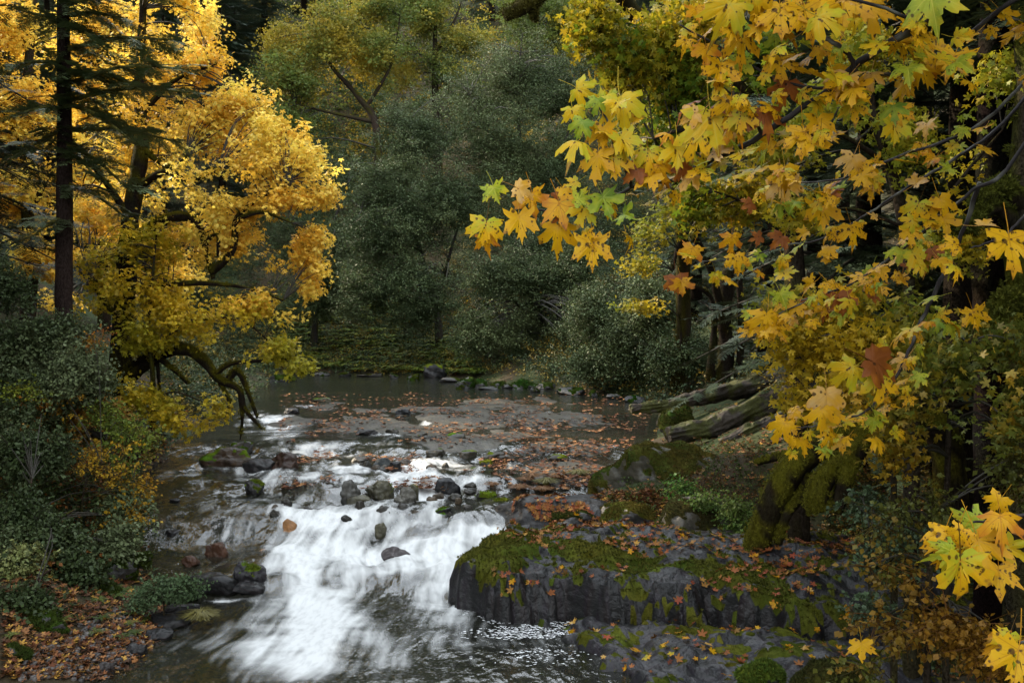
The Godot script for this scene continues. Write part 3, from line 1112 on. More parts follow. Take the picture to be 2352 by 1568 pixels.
	for i in 5:
		river_rock("moss covered stone lying along the far bank of the pool", [1075, 1100, 1145, 1205, 1255][i], [878, 880, 882, 880, 886][i], [44, 34, 30, 50, 40][i], [26, 22, 20, 26, 18][i], 60 + i, {"moss": 0.75, "moss_col": Color(0.028, 0.043, 0.009), "boxy": 0.2, "n": 14, "fuzz": 90, "fuzz_size": 0.06, "group": "mossy stones on the far bank"})
	var fb := [[690, 857, 26, 8], [735, 858, 34, 10], [790, 859, 22, 8], [850, 861, 40, 10], [905, 863, 26, 12], [950, 866, 34, 12], [1030, 872, 40, 16], [1320, 897, 44, 18], [1365, 902, 30, 14], [1415, 910, 40, 16], [1460, 916, 36, 16], [640, 868, 40, 12], [1290, 894, 30, 14], [1170, 886, 30, 12], [1060, 884, 24, 14], [1122, 890, 30, 12], [1230, 894, 28, 12]]
	for i in fb.size():
		river_rock("half drowned dark stone along the far waterline of the pool", fb[i][0], fb[i][1], fb[i][2] * (0.7 + 0.25 * (i % 4)), fb[i][3] * (0.8 + 0.3 * (i % 3)), 400 + i, {"col": Color(0.012, 0.011, 0.009), "mat": "rock", "moss": 0.3 + 0.15 * (i % 3), "moss_col": Color(0.02, 0.03, 0.005), "boxy": 0.2, "n": 10, "group": "dark stones on the far waterline"})
	river_rock("big black boulder in the shade of the far bank", 1000, 850, 50, 36, 70, {"col": black, "moss": 0.3, "n": 14})
	rng.seed = 33
	for i in 26:
		var u := rng.randf_range(620, 1090)
		var v := rng.randf_range(1045, 1190)
		river_rock("small dark stone breaking the white water of the rapids", u, v, rng.randf_range(14, 34), rng.randf_range(10, 22), 500 + i, {"col": Color(0.035, 0.032, 0.026) if i % 3 else Color(0.06, 0.045, 0.03), "boxy": 0.15, "rough": 1.5, "n": 9, "lift": 0.1, "group": "small stones in the rapids"})
		rng.seed = 700 + i
	# left bank
	var lb := [[275, 1302, 82, 48, 17.0, "mossy green boulder at the edge of the leafy left shore"], [226, 1372, 84, 52, 15.6, "rounded mossy boulder sitting among fallen leaves on the left bank"], [95, 1445, 120, 80, 13.6, "large mossy boulder at the upper end of the pebbly shore"], [325, 1286, 40, 26, 17.2, "small mossy stone behind the seedling shrub"], [30, 1510, 60, 40, 12.6, "flat mossy stone at the lower end of the pebbly shore"]]
	for i in lb.size():
		var b: Array = lb[i]
		var k: float = b[4] / F
		rock("mossy_boulder", b[5], at(b[0], b[1] + b[3] * 0.1, b[4]), Vector3(b[2] * 0.6, b[3] * 0.72, b[2] * 0.5) * k, 80 + i, {"moss": 0.75, "moss_col": Color(0.031, 0.049, 0.009), "fuzz": 900, "fuzz_size": 0.035, "n": 18, "boxy": 0.25, "cat": "boulder", "mat": "rock"})
	var wl := [[395, 1372, 110, 30], [410, 1400, 90, 30], [385, 1425, 100, 34], [350, 1460, 80, 30], [300, 1497, 50, 34], [262, 1508, 40, 30], [230, 1540, 34, 34], [60, 1552, 70, 44], [110, 1562, 60, 30], [170, 1450, 30, 14], [205, 1558, 20, 12]]
	for i in wl.size():
		var q := wat(wl[i][0], wl[i][1] + wl[i][3] * 0.5)
		var k := -q.z / F
		rock("shore_rock", "dark wet layered rock along the left shore" if i < 5 else "grey stone on the pebbly left shore", q + Vector3(0, wl[i][3] * k * 0.25, -0.1), Vector3(wl[i][2] * 0.58, wl[i][3] * 0.6, wl[i][2] * 0.4) * k, 100 + i, {"col": black if i < 5 else Color(0.045, 0.038, 0.036), "boxy": 0.8 if i < 5 else 0.3, "n": 14, "group": "dark rocks of the left shore" if i < 5 else "grey stones of the left shore", "turn": 0.3})
	# big boulder and ledges, right bank
	var moss1 := Color(0.08, 0.074, 0.013)
	rng.seed = 9
	ledge("rock_ledge", "long dark rock ledge with a mossy shoulder jutting into the white water", [[-0.95, 16.0], [-0.95, 17.3], [-0.5, 18.4], [0.6, 19.3], [3.0, 19.2], [6.4, 18.2], [7.0, 13.2], [4.6, 13.5], [2.9, 14.3], [1.5, 14.95], [0.3, 15.2], [-0.45, 15.45]], 0.0, 1.06, moss1,
		[[1180, 1255, 140, 50], [1110, 1310, 60, 60], [1300, 1260, 130, 26], [1420, 1290, 90, 24], [1480, 1300, 60, 26], [1330, 1330, 20, 40], [1480, 1420, 130, 34], [1620, 1440, 110, 26], [1750, 1450, 120, 40], [1700, 1320, 90, 30], [1790, 1360, 60, 30], [1600, 1300, 60, 16], [1880, 1420, 90, 60], [1460, 1365, 30, 16]], Color(0.019, 0.0175, 0.018), 7000, 1)
	strew(Vector3.ZERO, 0.0, 170, [1130, 1180, 1980, 1450], "the long mossy ledge", [1, 1, 0.3, 0.2, 0, 0, 4, 2.5, 3], 1100)
	ledge("bedrock_shelf", "lower smooth grey bedrock shelf sloping into the dark pool", [[0.35, 15.1], [1.4, 15.3], [3.4, 14.9], [6.0, 14.3], [6.2, 12.0], [5.0, 10.3], [3.0, 10.2], [2.0, 11.3], [1.45, 12.6], [1.0, 13.8]], -0.15, 0.62, moss1, [[1560, 1450, 40, 12], [1800, 1500, 60, 20]], Color(0.03, 0.0285, 0.031), 500, 2)
	strew(Vector3.ZERO, 0.0, 60, [1280, 1420, 1950, 1568], "the grey bedrock shelf", [2, 1, 1, 0, 0, 0, 4, 2, 3], 60)
	rock("mossy_boulder", "bright mossy stone at the foot of the bedrock shelf", at(1755, 1560, 10.6), Vector3(0.28, 0.16, 0.25), 205, {"moss": 0.9, "moss_col": Color(0.050, 0.081, 0.011), "fuzz": 900, "n": 16, "cat": "boulder"})
	rock("mossy_boulder", "dull mossy stone beside the small yellow sapling", at(1900, 1565, 10.2), Vector3(0.4, 0.16, 0.3), 206, {"moss": 0.8, "moss_col": Color(0.031, 0.035, 0.009), "fuzz": 900, "n": 16, "cat": "boulder"})
	# mounds behind
	rock("mossy_boulder", "tall rounded mossy mound below the fallen logs", at(1550, 1105, 21.5) + Vector3(0, -0.15, 0), Vector3(1.75, 1.1, 1.3), 207, {"col": Color(0.05, 0.045, 0.03), "moss": 0.7, "moss_col": Color(0.062, 0.058, 0.013), "fuzz": 5000, "fuzz_size": 0.03, "n": 40, "boxy": 0.3, "cat": "boulder", "mat": "rock"})
	rock("mossy_boulder", "dark mossy block hung with small leafy plants", at(1610, 1215, 18.2), Vector3(0.85, 0.55, 0.7), 208, {"col": Color(0.04, 0.034, 0.022), "moss": 0.6, "moss_col": Color(0.037, 0.038, 0.013), "fuzz": 3000, "fuzz_size": 0.028, "n": 30, "cat": "boulder", "mat": "rock", "boxy": 0.3})
	rock("mossy_boulder", "low mossy step in front of the dark mossy block", at(1560, 1275, 17.6), Vector3(1.4, 0.22, 0.5), 209, {"col": Color(0.04, 0.034, 0.022), "moss": 0.7, "moss_col": Color(0.043, 0.046, 0.013), "fuzz": 2500, "fuzz_size": 0.025, "n": 26, "cat": "boulder", "mat": "rock"})
	rock("mossy_boulder", "dark mossy hump in the bed of red leaves", at(1310, 1200, 19.6), Vector3(0.5, 0.24, 0.35), 210, {"col": black, "moss": 0.6, "moss_col": Color(0.031, 0.038, 0.009), "fuzz": 900, "n": 20, "cat": "boulder", "turn": -0.4})
	rock("mossy_boulder", "mossy toe of rock beside the red leaf bed", at(1440, 1185, 19.2), Vector3(0.55, 0.3, 0.4), 211, {"moss": 0.7, "moss_col": Color(0.068, 0.064, 0.013), "fuzz": 1200, "n": 20, "cat": "boulder", "mat": "rock"})
	rock("mossy_boulder", "mossy root mound under the upper log", at(1550, 975, 27.0), Vector3(0.6, 0.5, 0.6), 212, {"moss": 0.8, "moss_col": Color(0.050, 0.058, 0.013), "fuzz": 900, "fuzz_size": 0.05, "n": 20, "cat": "boulder", "mat": "rock"})
	rock("rock_ledge", "flat wet rock tongue carrying the bed of red leaves", at(1300, 1205, 20.3) + Vector3(0, 0.1, 0), Vector3(1.7, 0.55, 1.4), 213, {"col": Color(0.017, 0.016, 0.016), "boxy": 0.7, "n": 36, "cat": "ledge", "turn": 0.2})
	strew(at(1300, 1205, 20.3) + Vector3(0, 0.1, 0), 0.2, 50, [1180, 1140, 1480, 1240], "the flat rock tongue", [0, 0.3, 0, 0, 0, 0, 3, 6, 1], 900)

# a ledge of bedrock: rises from base inside an outline of (x, d) points, steep at its rim, in uneven steps
func ledge(called: String, label: String, line: Array, base: float, high: float, moss_col: Color, patches: Array, col: Color, fuzz_n: int, sd: int) -> void:
	rng.seed = sd * 17
	var keep := ring
	ring = PackedVector2Array()
	var lo := Vector2(1e9, 1e9)
	var hi := -lo
	for p in line:
		var q := Vector2(p[0], p[1])
		ring.append(q)
		lo = lo.min(q)
		hi = hi.max(q)
	var step := 0.055
	var nx := int((hi.x - lo.x + 0.6) / step)
	var nd := int((hi.y - lo.y + 0.6) / step)
	var s := Sheet.new()
	var ids := PackedInt32Array()
	for j in nd + 1:
		for i in nx + 1:
			var x := lo.x - 0.3 + i * step
			var d := lo.y - 0.3 + j * step
			var wob := nz.get_noise_2d(x * 9.0, d * 9.0 + sd * 50.0) * 0.35 + nz2.get_noise_2d(x * 26.0, d * 26.0) * 0.1
			var e := -sdist(x, d) + wob
			if e < -0.12:
				ids.append(-1)
				continue
			var rim := 1.0 - exp(-maxf(e, 0.0) / 0.1)
			var slope := (0.74 if sd == 1 else 0.5) + (0.26 if sd == 1 else 0.5) * ss(0.0, 2.2, e)
			var h := rim * slope * high
			# uneven beds of rock
			var bed := 0.17
			var k := h / bed + nz.get_noise_2d(x * 3.0, d * 5.0) * 1.4
			h += (ss(0.55, 0.95, k - floorf(k)) - (k - floorf(k))) * bed * 0.75
			h += nz.get_noise_2d(x * 7.0 + 40.0, d * 7.0) * 0.16 * rim + nz2.get_noise_2d(x * 22.0, d * 22.0) * 0.05 + nz2.get_noise_2d(x * 60.0, d * 60.0) * 0.015
			if e < 0.02:
				h = minf(h, -0.35)
			var sx := nz2.get_noise_3d(x * 20.0, h * 30.0, d * 20.0) * 0.05
			ids.append(s.add(Vector3(x + sx, base + h, -d + sx)))
	ring = keep
	var w := nx + 1
	for j in nd:
		for i in nx:
			var a := ids[j * w + i]
			var b := ids[j * w + i + 1]
			var c := ids[(j + 1) * w + i]
			var e := ids[(j + 1) * w + i + 1]
			if a < 0 or b < 0 or c < 0 or e < 0:
				continue
			s.tri(a, c, b)
			s.tri(b, c, e)
	s.normals()
	var o := Sheet.new()
	var map := PackedInt32Array()
	map.resize(s.v.size())
	map.fill(-1)
	var grown := PackedFloat32Array()
	for i in s.v.size():
		var p := s.v[i]
		var g := 0.9 + 0.6 * nz2.get_noise_3dv(p * 8.0) + 0.4 * nz.get_noise_3dv(p * 40.0)
		s.c[i] = Color(col.r * g, col.g * g, col.b * g)
		var q := pix(p)
		var m := 0.0
		for z in patches:
			var ax: float = (q.x - z[0]) / z[2]
			var ay: float = (q.y - z[1]) / z[3]
			m = maxf(m, 1.25 - sqrt(ax * ax + ay * ay))
		m += 0.9 * nz2.get_noise_3dv(p * 9.0) + 0.8 * nz.get_noise_3dv(p * 44.0) + 0.5 * nz.get_noise_3dv(p * 110.0) - 0.25
		grown.append(ss(0.0, 0.15, m - ss(0.45, 0.15, s.n[i].y)))
	for i in range(0, s.idx.size(), 3):
		if grown[s.idx[i]] + grown[s.idx[i + 1]] + grown[s.idx[i + 2]] < 0.5:
			continue
		for k in 3:
			var a := s.idx[i + k]
			if map[a] < 0:
				var p := s.v[a]
				var g := 0.9 + 0.8 * nz2.get_noise_3dv(p * 14.0) + 0.6 * nz.get_noise_3dv(p * 60.0)
				var hue := 1.0 + 0.45 * nz2.get_noise_3dv(p * 4.0)
				map[a] = o.add(p + s.n[a] * (grown[a] * (0.018 + 0.03 * nz.get_noise_3dv(p * 50.0)) - 0.004), Color(moss_col.r * g * hue * 0.85, moss_col.g * g, moss_col.b * g))
			o.idx.append(map[a])
	for j in fuzz_n * 6:
		var i := rng.randi_range(0, s.v.size() - 1)
		if grown[i] < 0.6:
			continue
		var g := rng.randf_range(0.6, 1.5)
		fuzz_xf.append(Transform3D(facing(s.n[i] + rvec() * 0.3, rvec()).scaled(Vector3.ONE * rng.randf_range(0.02, 0.045)), s.v[i] + s.n[i] * 0.012))
		fuzz_col.append(Color(moss_col.r * g * 0.9, moss_col.g * g, moss_col.b * g))
	var r := top(called, s.mesh(), mats.ledge_rock, Vector3.ZERO)
	tag(r, label, "ledge")
	part("moss", o.mesh(), mats.moss_mat, r).set_meta("kind", "stuff")
	last = s

# lays single leaves on the stone made last, inside a window of the photograph
var loose_xf: Array[Transform3D] = []
var loose_col: Array[Color] = []

func strew(where: Vector3, turn: float, count: int, win: Array, place: String, kinds: Array, loose := 0) -> void:
	var b := Basis(Vector3.UP, turn)
	var s := last
	var made := 0
	var tries := 0
	rng.seed = count * 31 + int(win[0])
	while made < count + loose and tries < 80000:
		tries += 1
		var t := rng.randi_range(0, s.idx.size() / 3 - 1) * 3
		var i := s.idx[t]
		if s.n[i].y < 0.3:
			continue
		var p := where + b * s.v[i]
		var q := pix(p)
		if q.x < win[0] or q.x > win[2] or q.y < win[1] or q.y > win[3] or nz.get_noise_3dv(p * 5.0) < -0.02:
			continue
		made += 1
		if made > count:
			if s.n[i].y < 0.55:
				continue
			loose_xf.append(Transform3D(facing(b * s.n[i] + rvec() * 0.4, rvec()).scaled(Vector3.ONE * rng.randf_range(0.04, 0.09)), p + s.n[i] * rng.randf_range(0.015, 0.05)))
			var g := rng.randf_range(0.4, 1.1)
			loose_col.append(Color(0.24 * g, 0.085 * g * rng.randf_range(0.6, 1.5), 0.025 * g))
			continue
		fallen(p, b * s.n[i], rng.randf_range(0.055, 0.1), pick(kinds), place)

# loose leaf litter: what lies between and beyond the single leaves
func make_litter() -> void:
	rng.seed = 71
	var s := Sheet.new()
	maple_leaf(s, maple_outline(MAPLE_SMALL), Transform3D.IDENTITY, 1.0, -0.12, 0.2, Color.WHITE, 1)
	var m := s.mesh()
	var reds: Array[Color] = [Color(0.17, 0.065, 0.024), Color(0.12, 0.04, 0.016), Color(0.23, 0.1, 0.035), Color(0.3, 0.15, 0.06), Color(0.07, 0.03, 0.016), Color(0.4, 0.22, 0.04), Color(0.09, 0.045, 0.022)]
	# [u0, v0, u1, v1, count, what]
	var spots := [[0, 1290, 450, 1568, 2600, "left shore"], [1150, 1130, 1560, 1230, 2600, "leaf bed"], [1390, 1030, 2350, 1568, 3500, "right bank"], [0, 1000, 430, 1300, 1500, "left bank"], [1480, 860, 1900, 1050, 1500, "log bank"], [600, 800, 1500, 900, 1200, "far bank"]]
	for sp in spots:
		var xf: Array[Transform3D] = []
		var cols: Array[Color] = []
		var tries := 0
		while xf.size() < sp[4] and tries < sp[4] * 3:
			tries += 1
			var p := on_ground(rng.randf_range(sp[0], sp[2]), rng.randf_range(sp[1], sp[3]))
			if p.z < -100.0 or sdist(p.x, -p.z) < 0.1:
				continue
			p.y = ground(p.x, -p.z) + rng.randf_range(0.01, 0.04)
			var c: Color = reds[rng.randi_range(0, 6)]
			var g := rng.randf_range(0.6, 1.2)
			xf.append(Transform3D(facing(Vector3(rnd(0.5), 1, rnd(0.5)), rvec()).scaled(Vector3.ONE * rng.randf_range(0.035, 0.085)), p))
			cols.append(Color(c.r * g, c.g * g, c.b * g))
		var o := many("leaf_litter", m, mats.litter, xf, cols, self)
		tag(o, "rust brown fallen leaves carpeting the " + sp[5], "leaf litter")
	tag(many("leaf_litter", m, mats.litter, loose_xf, loose_col, self), "red brown leaves drifted over the right bank rocks", "leaf litter")
	# leaves stranded on the slabs in the river
	var xf2: Array[Transform3D] = []
	var cols2: Array[Color] = []
	var tries2 := 0
	while xf2.size() < 3800 and tries2 < 90000:
		tries2 += 1
		var u := rng.randf_range(640, 1500)
		var v := rng.randf_range(905, 1130)
		var p := wat(u, v)
		var near := nz.get_noise_3dv(p * 4.0) + minf(blobs_at(SLABS, u, v) * 4.0, 0.3)
		if near < 0.16 or sdist(p.x, -p.z) > -0.05:
			continue
		var c: Color = reds[rng.randi_range(0, 4)]
		xf2.append(Transform3D(facing(Vector3(rnd(0.3), 1, rnd(0.3)), rvec()).scaled(Vector3.ONE * rng.randf_range(0.06, 0.11)), p + Vector3(0, rng.randf_range(0.03, 0.09), 0)))
		cols2.append(c)
	tag(many("leaf_litter", m, mats.litter, xf2, cols2, self), "red brown leaves stranded on the grey river slabs", "leaf litter")
	# pebbles of the left shore
	var pm := stone(Vector3(1, 0.6, 0.8), 300, 4, 0.2, Color(0.09, 0.08, 0.075))
	var xf3: Array[Transform3D] = []
	var cols3: Array[Color] = []
	while xf3.size() < 900:
		var p := on_ground(rng.randf_range(40, 480), rng.randf_range(1400, 1568))
		var sd := sdist(p.x, -p.z)
		if sd > 1.1 or sd < -0.5 or -p.z > 20.0:
			continue
		p.y = ground(p.x, -p.z)
		var g := rng.randf_range(0.4, 1.5)
		xf3.append(Transform3D(Basis(Vector3.UP, rng.randf() * TAU).scaled(Vector3.ONE * rng.randf_range(0.015, 0.07)), p))
		cols3.append(Color(g, g * 0.97, g * 0.93))
	tag(many("pebbles", pm, mats.rock, xf3, cols3, self), "small grey pebbles along the waterline of the left shore", "pebbles")
	# flecks of foam turning on the dark pool
	var fs := Sheet.new()
	var c0 := fs.add(Vector3.ZERO)
	for k in 8:
		fs.add(Vector3(cos(TAU * k / 8.0), 0, sin(TAU * k / 8.0)) * (0.8 + 0.2 * sin(k * 2.3)))
	for k in 8:
		fs.tri(c0, 1 + k, 1 + (k + 1) % 8)
	var fm := fs.mesh()
	var xf4: Array[Transform3D] = []
	var cols4: Array[Color] = []
	while xf4.size() < 900:
		var u := CU + 30.0 + rng.randfn(0.0, 90.0)
		var v := 1455.0 + rng.randfn(0.0, 34.0)
		if u < 1060 or u > 1420 or v < 1400 + (u - 1100) * 0.12 or v > 1560:
			continue
		var p := wat(u, v)
		if nz2.get_noise_2d(p.x * 6.0, p.z * 9.0) < -0.02:
			continue
		xf4.append(Transform3D(Basis(Vector3.UP, -0.25).scaled(Vector3(rng.randf_range(0.01, 0.035), 1, rng.randf_range(0.006, 0.016))), p + Vector3(0, 0.03, 0)))
		cols4.append(Color.WHITE)
	var fo := many("foam_flecks", fm, mats.foam_fleck, xf4, cols4, self)
	tag(fo, "white foam flecks drifting on the dark pool by the big boulder", "foam")

# ---- plants
func make_forest() -> void:
	var maple := maple_clump(14, 0.42, 0.105, 11)
	var maple_far := maple_clump(26, 0.95, 0.16, 12)
	var alder := oval_clump(64, 0.95, 0.11, 0.36, 13)
	var shrub := oval_clump(28, 0.3, 0.07, 0.34, 14)
	var small := oval_clump(24, 0.2, 0.045, 0.4, 15)
	var vine := maple_clump(12, 0.3, 0.062, 16)
	var gold := blend(Color(0.92, 0.71, 0.12), Color(0.82, 0.5, 0.05), 2.2, 0.0)
	var gold_green := blend(Color(0.74, 0.48, 0.025), Color(0.36, 0.32, 0.02), 1.4, 30.0, 0.0)
	var olive := blend(Color(0.12, 0.16, 0.035), Color(0.42, 0.3, 0.03), 0.9, 50.0, -0.12)
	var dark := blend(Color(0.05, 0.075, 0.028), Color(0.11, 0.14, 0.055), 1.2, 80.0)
	# left: the golden maple over the water
	var lines := [
		[[[262, 985, 27], [280, 800, 27], [288, 640, 27], [305, 470, 27.2], [328, 330, 27.5], [322, 200, 28], [330, 60, 28], [335, -120, 28]], 0.42, 0.08],
		[[[275, 880, 27], [330, 832, 26.6], [400, 800, 26.2], [455, 815, 26], [500, 868, 25.8], [548, 895, 25.6], [562, 940, 25.4], [600, 985, 25.3]], 0.3, 0.03],
		[[[300, 840, 26.6], [345, 815, 26.2], [400, 850, 26], [430, 880, 25.8]], 0.14, 0.06],
		[[[490, 862, 25.8], [530, 835, 25.7], [600, 828, 25.6], [680, 822, 25.5]], 0.1, 0.02],
		[[[520, 880, 25.8], [545, 850, 25.7], [570, 905, 25.5], [590, 960, 25.4]], 0.14, 0.04],
		[[[550, 900, 25.6], [555, 960, 25.5], [550, 1010, 25.5]], 0.09, 0.02],
		[[[505, 880, 25.8], [525, 920, 25.7], [520, 965, 25.7]], 0.09, 0.02],
		[[[360, 830, 26.3], [365, 890, 26.3], [372, 960, 26.2]], 0.07, 0.02],
		[[[295, 560, 27.1], [388, 502, 26.6], [446, 505, 26.4], [468, 551, 26.3], [490, 640, 26.2]], 0.2, 0.08],
		[[[485, 625, 26.2], [535, 575, 26], [545, 500, 26], [600, 455, 26], [660, 420, 26.2]], 0.14, 0.03],
		[[[545, 505, 26], [600, 488, 25.8], [670, 512, 25.8]], 0.1, 0.02],
		[[[470, 555, 26.3], [500, 540, 26], [500, 590, 26]], 0.1, 0.04],
		[[[292, 670, 27], [380, 655, 26.4], [460, 650, 26], [560, 660, 25.8], [650, 690, 25.6]], 0.13, 0.03],
		[[[308, 440, 27.2], [380, 395, 26.8], [440, 415, 26.6], [500, 392, 26.6]], 0.15, 0.03],
		[[[325, 340, 27.5], [390, 385, 27], [430, 360, 27]], 0.12, 0.03],
		[[[300, 500, 27.1], [230, 400, 27], [165, 320, 27]], 0.13, 0.05],
		[[[324, 270, 27.8], [400, 190, 27.6], [500, 150, 27.6]], 0.12, 0.02],
		[[[318, 330, 27.5], [285, 280, 27.5], [250, 200, 27.6]], 0.12, 0.03],
		[[[285, 740, 27], [245, 700, 27.2], [205, 640, 27.4]], 0.14, 0.04]]
	var blobs := [[430, 20, 28, 90, 90, 1.6, 150], [470, 140, 28, 60, 70, 1.4, 95], [550, 240, 27.6, 90, 60, 1.3, 120], [640, 300, 27.2, 75, 50, 1.1, 85], [690, 375, 27, 80, 60, 1.2, 110], [740, 450, 26.8, 50, 40, 0.8, 45], [600, 385, 27, 110, 80, 1.4, 170], [480, 300, 28, 110, 100, 1.6, 200], [350, 170, 29, 130, 130, 1.6, 220],
		[560, 470, 26.6, 110, 60, 1.2, 100], [690, 545, 26.4, 70, 50, 1.0, 70], [620, 610, 26, 110, 40, 1.0, 75], [690, 655, 26, 40, 22, 0.6, 24], [470, 560, 27, 130, 80, 1.4, 120], [330, 330, 29.5, 140, 120, 1.5, 200], [250, 450, 29.5, 110, 120, 1.5, 150], [620, 690, 25.8, 110, 45, 0.9, 50], [560, 560, 26.2, 140, 70, 1.0, 55], [650, 470, 26.4, 90, 60, 1.0, 80], [310, 240, 26.8, 110, 120, 0.8, 24], [420, 420, 26.4, 110, 80, 0.9, 36], [700, 610, 26, 60, 40, 0.8, 40]]
	for b in blobs:
		b[6] = int(b[6] * 1.1)
	for l in lines:
		l[1] *= 0.85
		l[2] *= 0.8
	tree("maple_tree", "large golden maple with mossy limbs leaning over the left bank", "tree", "", lines, blobs, maple, "leaf", gold, {"seed": 3, "wood": Color(0.02, 0.016, 0.012), "moss": -0.05, "moss_col": Color(0.06, 0.055, 0.006), "fuzz": 1.6, "fuzz_size": 0.06, "gap": -0.01, "twigs": 320, "tilt": 0.7, "scale": 0.85})
	var low := [[350, 560, 26.4, 110, 80, 1.2, 90], [330, 680, 26, 110, 70, 1.2, 130], [430, 720, 25.8, 120, 60, 1.1, 110], [560, 720, 25.6, 110, 50, 1.0, 44], [630, 800, 25.4, 70, 32, 0.8, 50], [690, 838, 25.3, 36, 16, 0.5, 22], [340, 775, 25.6, 90, 45, 0.9, 90], [470, 770, 25.6, 70, 30, 0.8, 10], [320, 905, 25, 80, 60, 0.8, 60], [440, 935, 25, 90, 60, 0.8, 60], [220, 640, 27, 80, 100, 1.2, 80], [640, 880, 25.3, 40, 20, 0.5, 16]]
	tree("maple_tree", "young yellow green maple growing under the golden maple", "tree", "", [[[[345, 1000, 25.6], [350, 880, 25.6], [340, 760, 25.7], [350, 640, 25.8], [360, 540, 26]], 0.08, 0.02], [[[345, 800, 25.7], [440, 740, 25.6], [560, 740, 25.5], [660, 830, 25.4]], 0.05, 0.012], [[[348, 920, 25.6], [400, 900, 25.3], [480, 930, 25.1]], 0.035, 0.01]], low, maple, "leaf", gold_green, {"seed": 4, "twigs": 120, "gap": 0.02, "tilt": 0.6, "scale": 0.9})
	# golden maples behind on the left
	tree("maple_tree", "golden maple behind the conifer trunk", "tree", "golden maples behind the conifer", [[[[60, 900, 38], [70, 600, 38], [60, 300, 38], [80, 0, 38], [70, -200, 38]], 0.3, 0.1], [[[66, 500, 38], [130, 380, 37], [200, 330, 37]], 0.12, 0.03], [[[62, 350, 38], [0, 240, 37.5], [-60, 200, 37]], 0.12, 0.03]], [[40, 60, 38, 140, 110, 2.0, 260], [60, 260, 38, 120, 130, 2.0, 300], [40, 440, 38, 120, 110, 1.8, 240], [90, 580, 37.5, 90, 70, 1.5, 130], [-60, 250, 38, 90, 200, 2, 200], [200, 420, 38, 80, 120, 1.4, 130]], maple, "leaf", gold, {"seed": 6, "scale": 1.3, "gap": -0.14})
	tree("maple_tree", "golden maple behind the large mossy maple", "tree", "golden maples behind the conifer", [[[[240, 900, 44], [240, 500, 44], [250, 200, 44], [260, -150, 44]], 0.3, 0.1]], [[230, 80, 44, 130, 120, 2.0, 260], [210, 250, 44, 110, 110, 2.0, 200], [260, 480, 43, 110, 120, 1.8, 170], [380, 620, 43, 90, 90, 1.5, 90], [100, 740, 42, 130, 90, 1.5, 110]], maple, "leaf", gold, {"seed": 7, "scale": 1.4})
	conifer()
	# the far bank: alders
	var al := [
		["broad grey green alder arching over the far bank", [[[1010, 850, 66], [1000, 700, 66], [960, 560, 66], [930, 420, 66], [920, 300, 66]], [[1000, 720, 66], [1040, 560, 65], [1090, 420, 65]], [[965, 580, 66], [880, 520, 64], [830, 480, 63]]], [[900, 420, 64, 110, 110, 3.5, 520], [870, 560, 62, 110, 110, 3.2, 520], [1000, 480, 64, 110, 110, 3.2, 420], [940, 680, 61, 100, 90, 2.6, 380], [960, 300, 66, 110, 90, 3, 340], [840, 680, 61, 60, 80, 2, 170]], 21],
		["tall fine twigged alder behind the arching alder", [[[1230, 860, 70], [1230, 600, 70], [1200, 400, 70], [1190, 220, 70], [1200, 80, 70]], [[1215, 480, 70], [1290, 340, 69], [1330, 240, 69]], [[1205, 420, 70], [1120, 300, 69], [1080, 220, 69]]], [[1200, 180, 70, 130, 110, 3.6, 420], [1300, 240, 69, 110, 120, 3.4, 380], [1150, 340, 68, 120, 110, 3.4, 420], [1280, 400, 67, 130, 120, 3.2, 420], [1100, 220, 70, 80, 90, 3, 240], [1160, 480, 66, 110, 90, 3, 320]], 22],
		["low dark alder hanging over the mossy bank stones", [[[1260, 870, 60], [1250, 760, 60], [1230, 660, 59], [1200, 580, 59]], [[1290, 870, 60], [1280, 740, 60], [1300, 640, 59], [1340, 560, 59]], [[1250, 760, 60], [1180, 690, 58], [1130, 640, 58]]], [[1180, 640, 58, 120, 80, 2.6, 420], [1320, 620, 57, 110, 100, 2.6, 420], [1130, 760, 57, 90, 80, 2.2, 300], [1370, 760, 54, 80, 100, 2.2, 330], [1250, 560, 60, 110, 60, 2.6, 260], [1240, 780, 60, 100, 60, 2, 200]], 23],
		["dark alder at the bend of the far bank", [[[720, 820, 72], [725, 650, 72], [715, 480, 72], [730, 360, 72]], [[722, 600, 72], [770, 500, 71], [800, 420, 71]]], [[740, 420, 72, 90, 90, 3, 260], [700, 560, 71, 80, 90, 2.8, 260], [770, 600, 68, 60, 110, 2.6, 260], [720, 690, 69, 80, 60, 2.2, 200]], 24]]
	for a in al:
		var ls := []
		for q in a[1].size():
			ls.append([a[1][q], 0.28 if q == 0 else 0.13, 0.04])
		tree("alder_tree", a[0], "tree", "", ls, a[2], alder, "leaf_gloss", dark, {"seed": a[3], "gap": -0.03, "tilt": 0.6, "twigs": 160, "twig_col": Color(0.06, 0.055, 0.05), "wood": Color(0.05, 0.045, 0.04)})
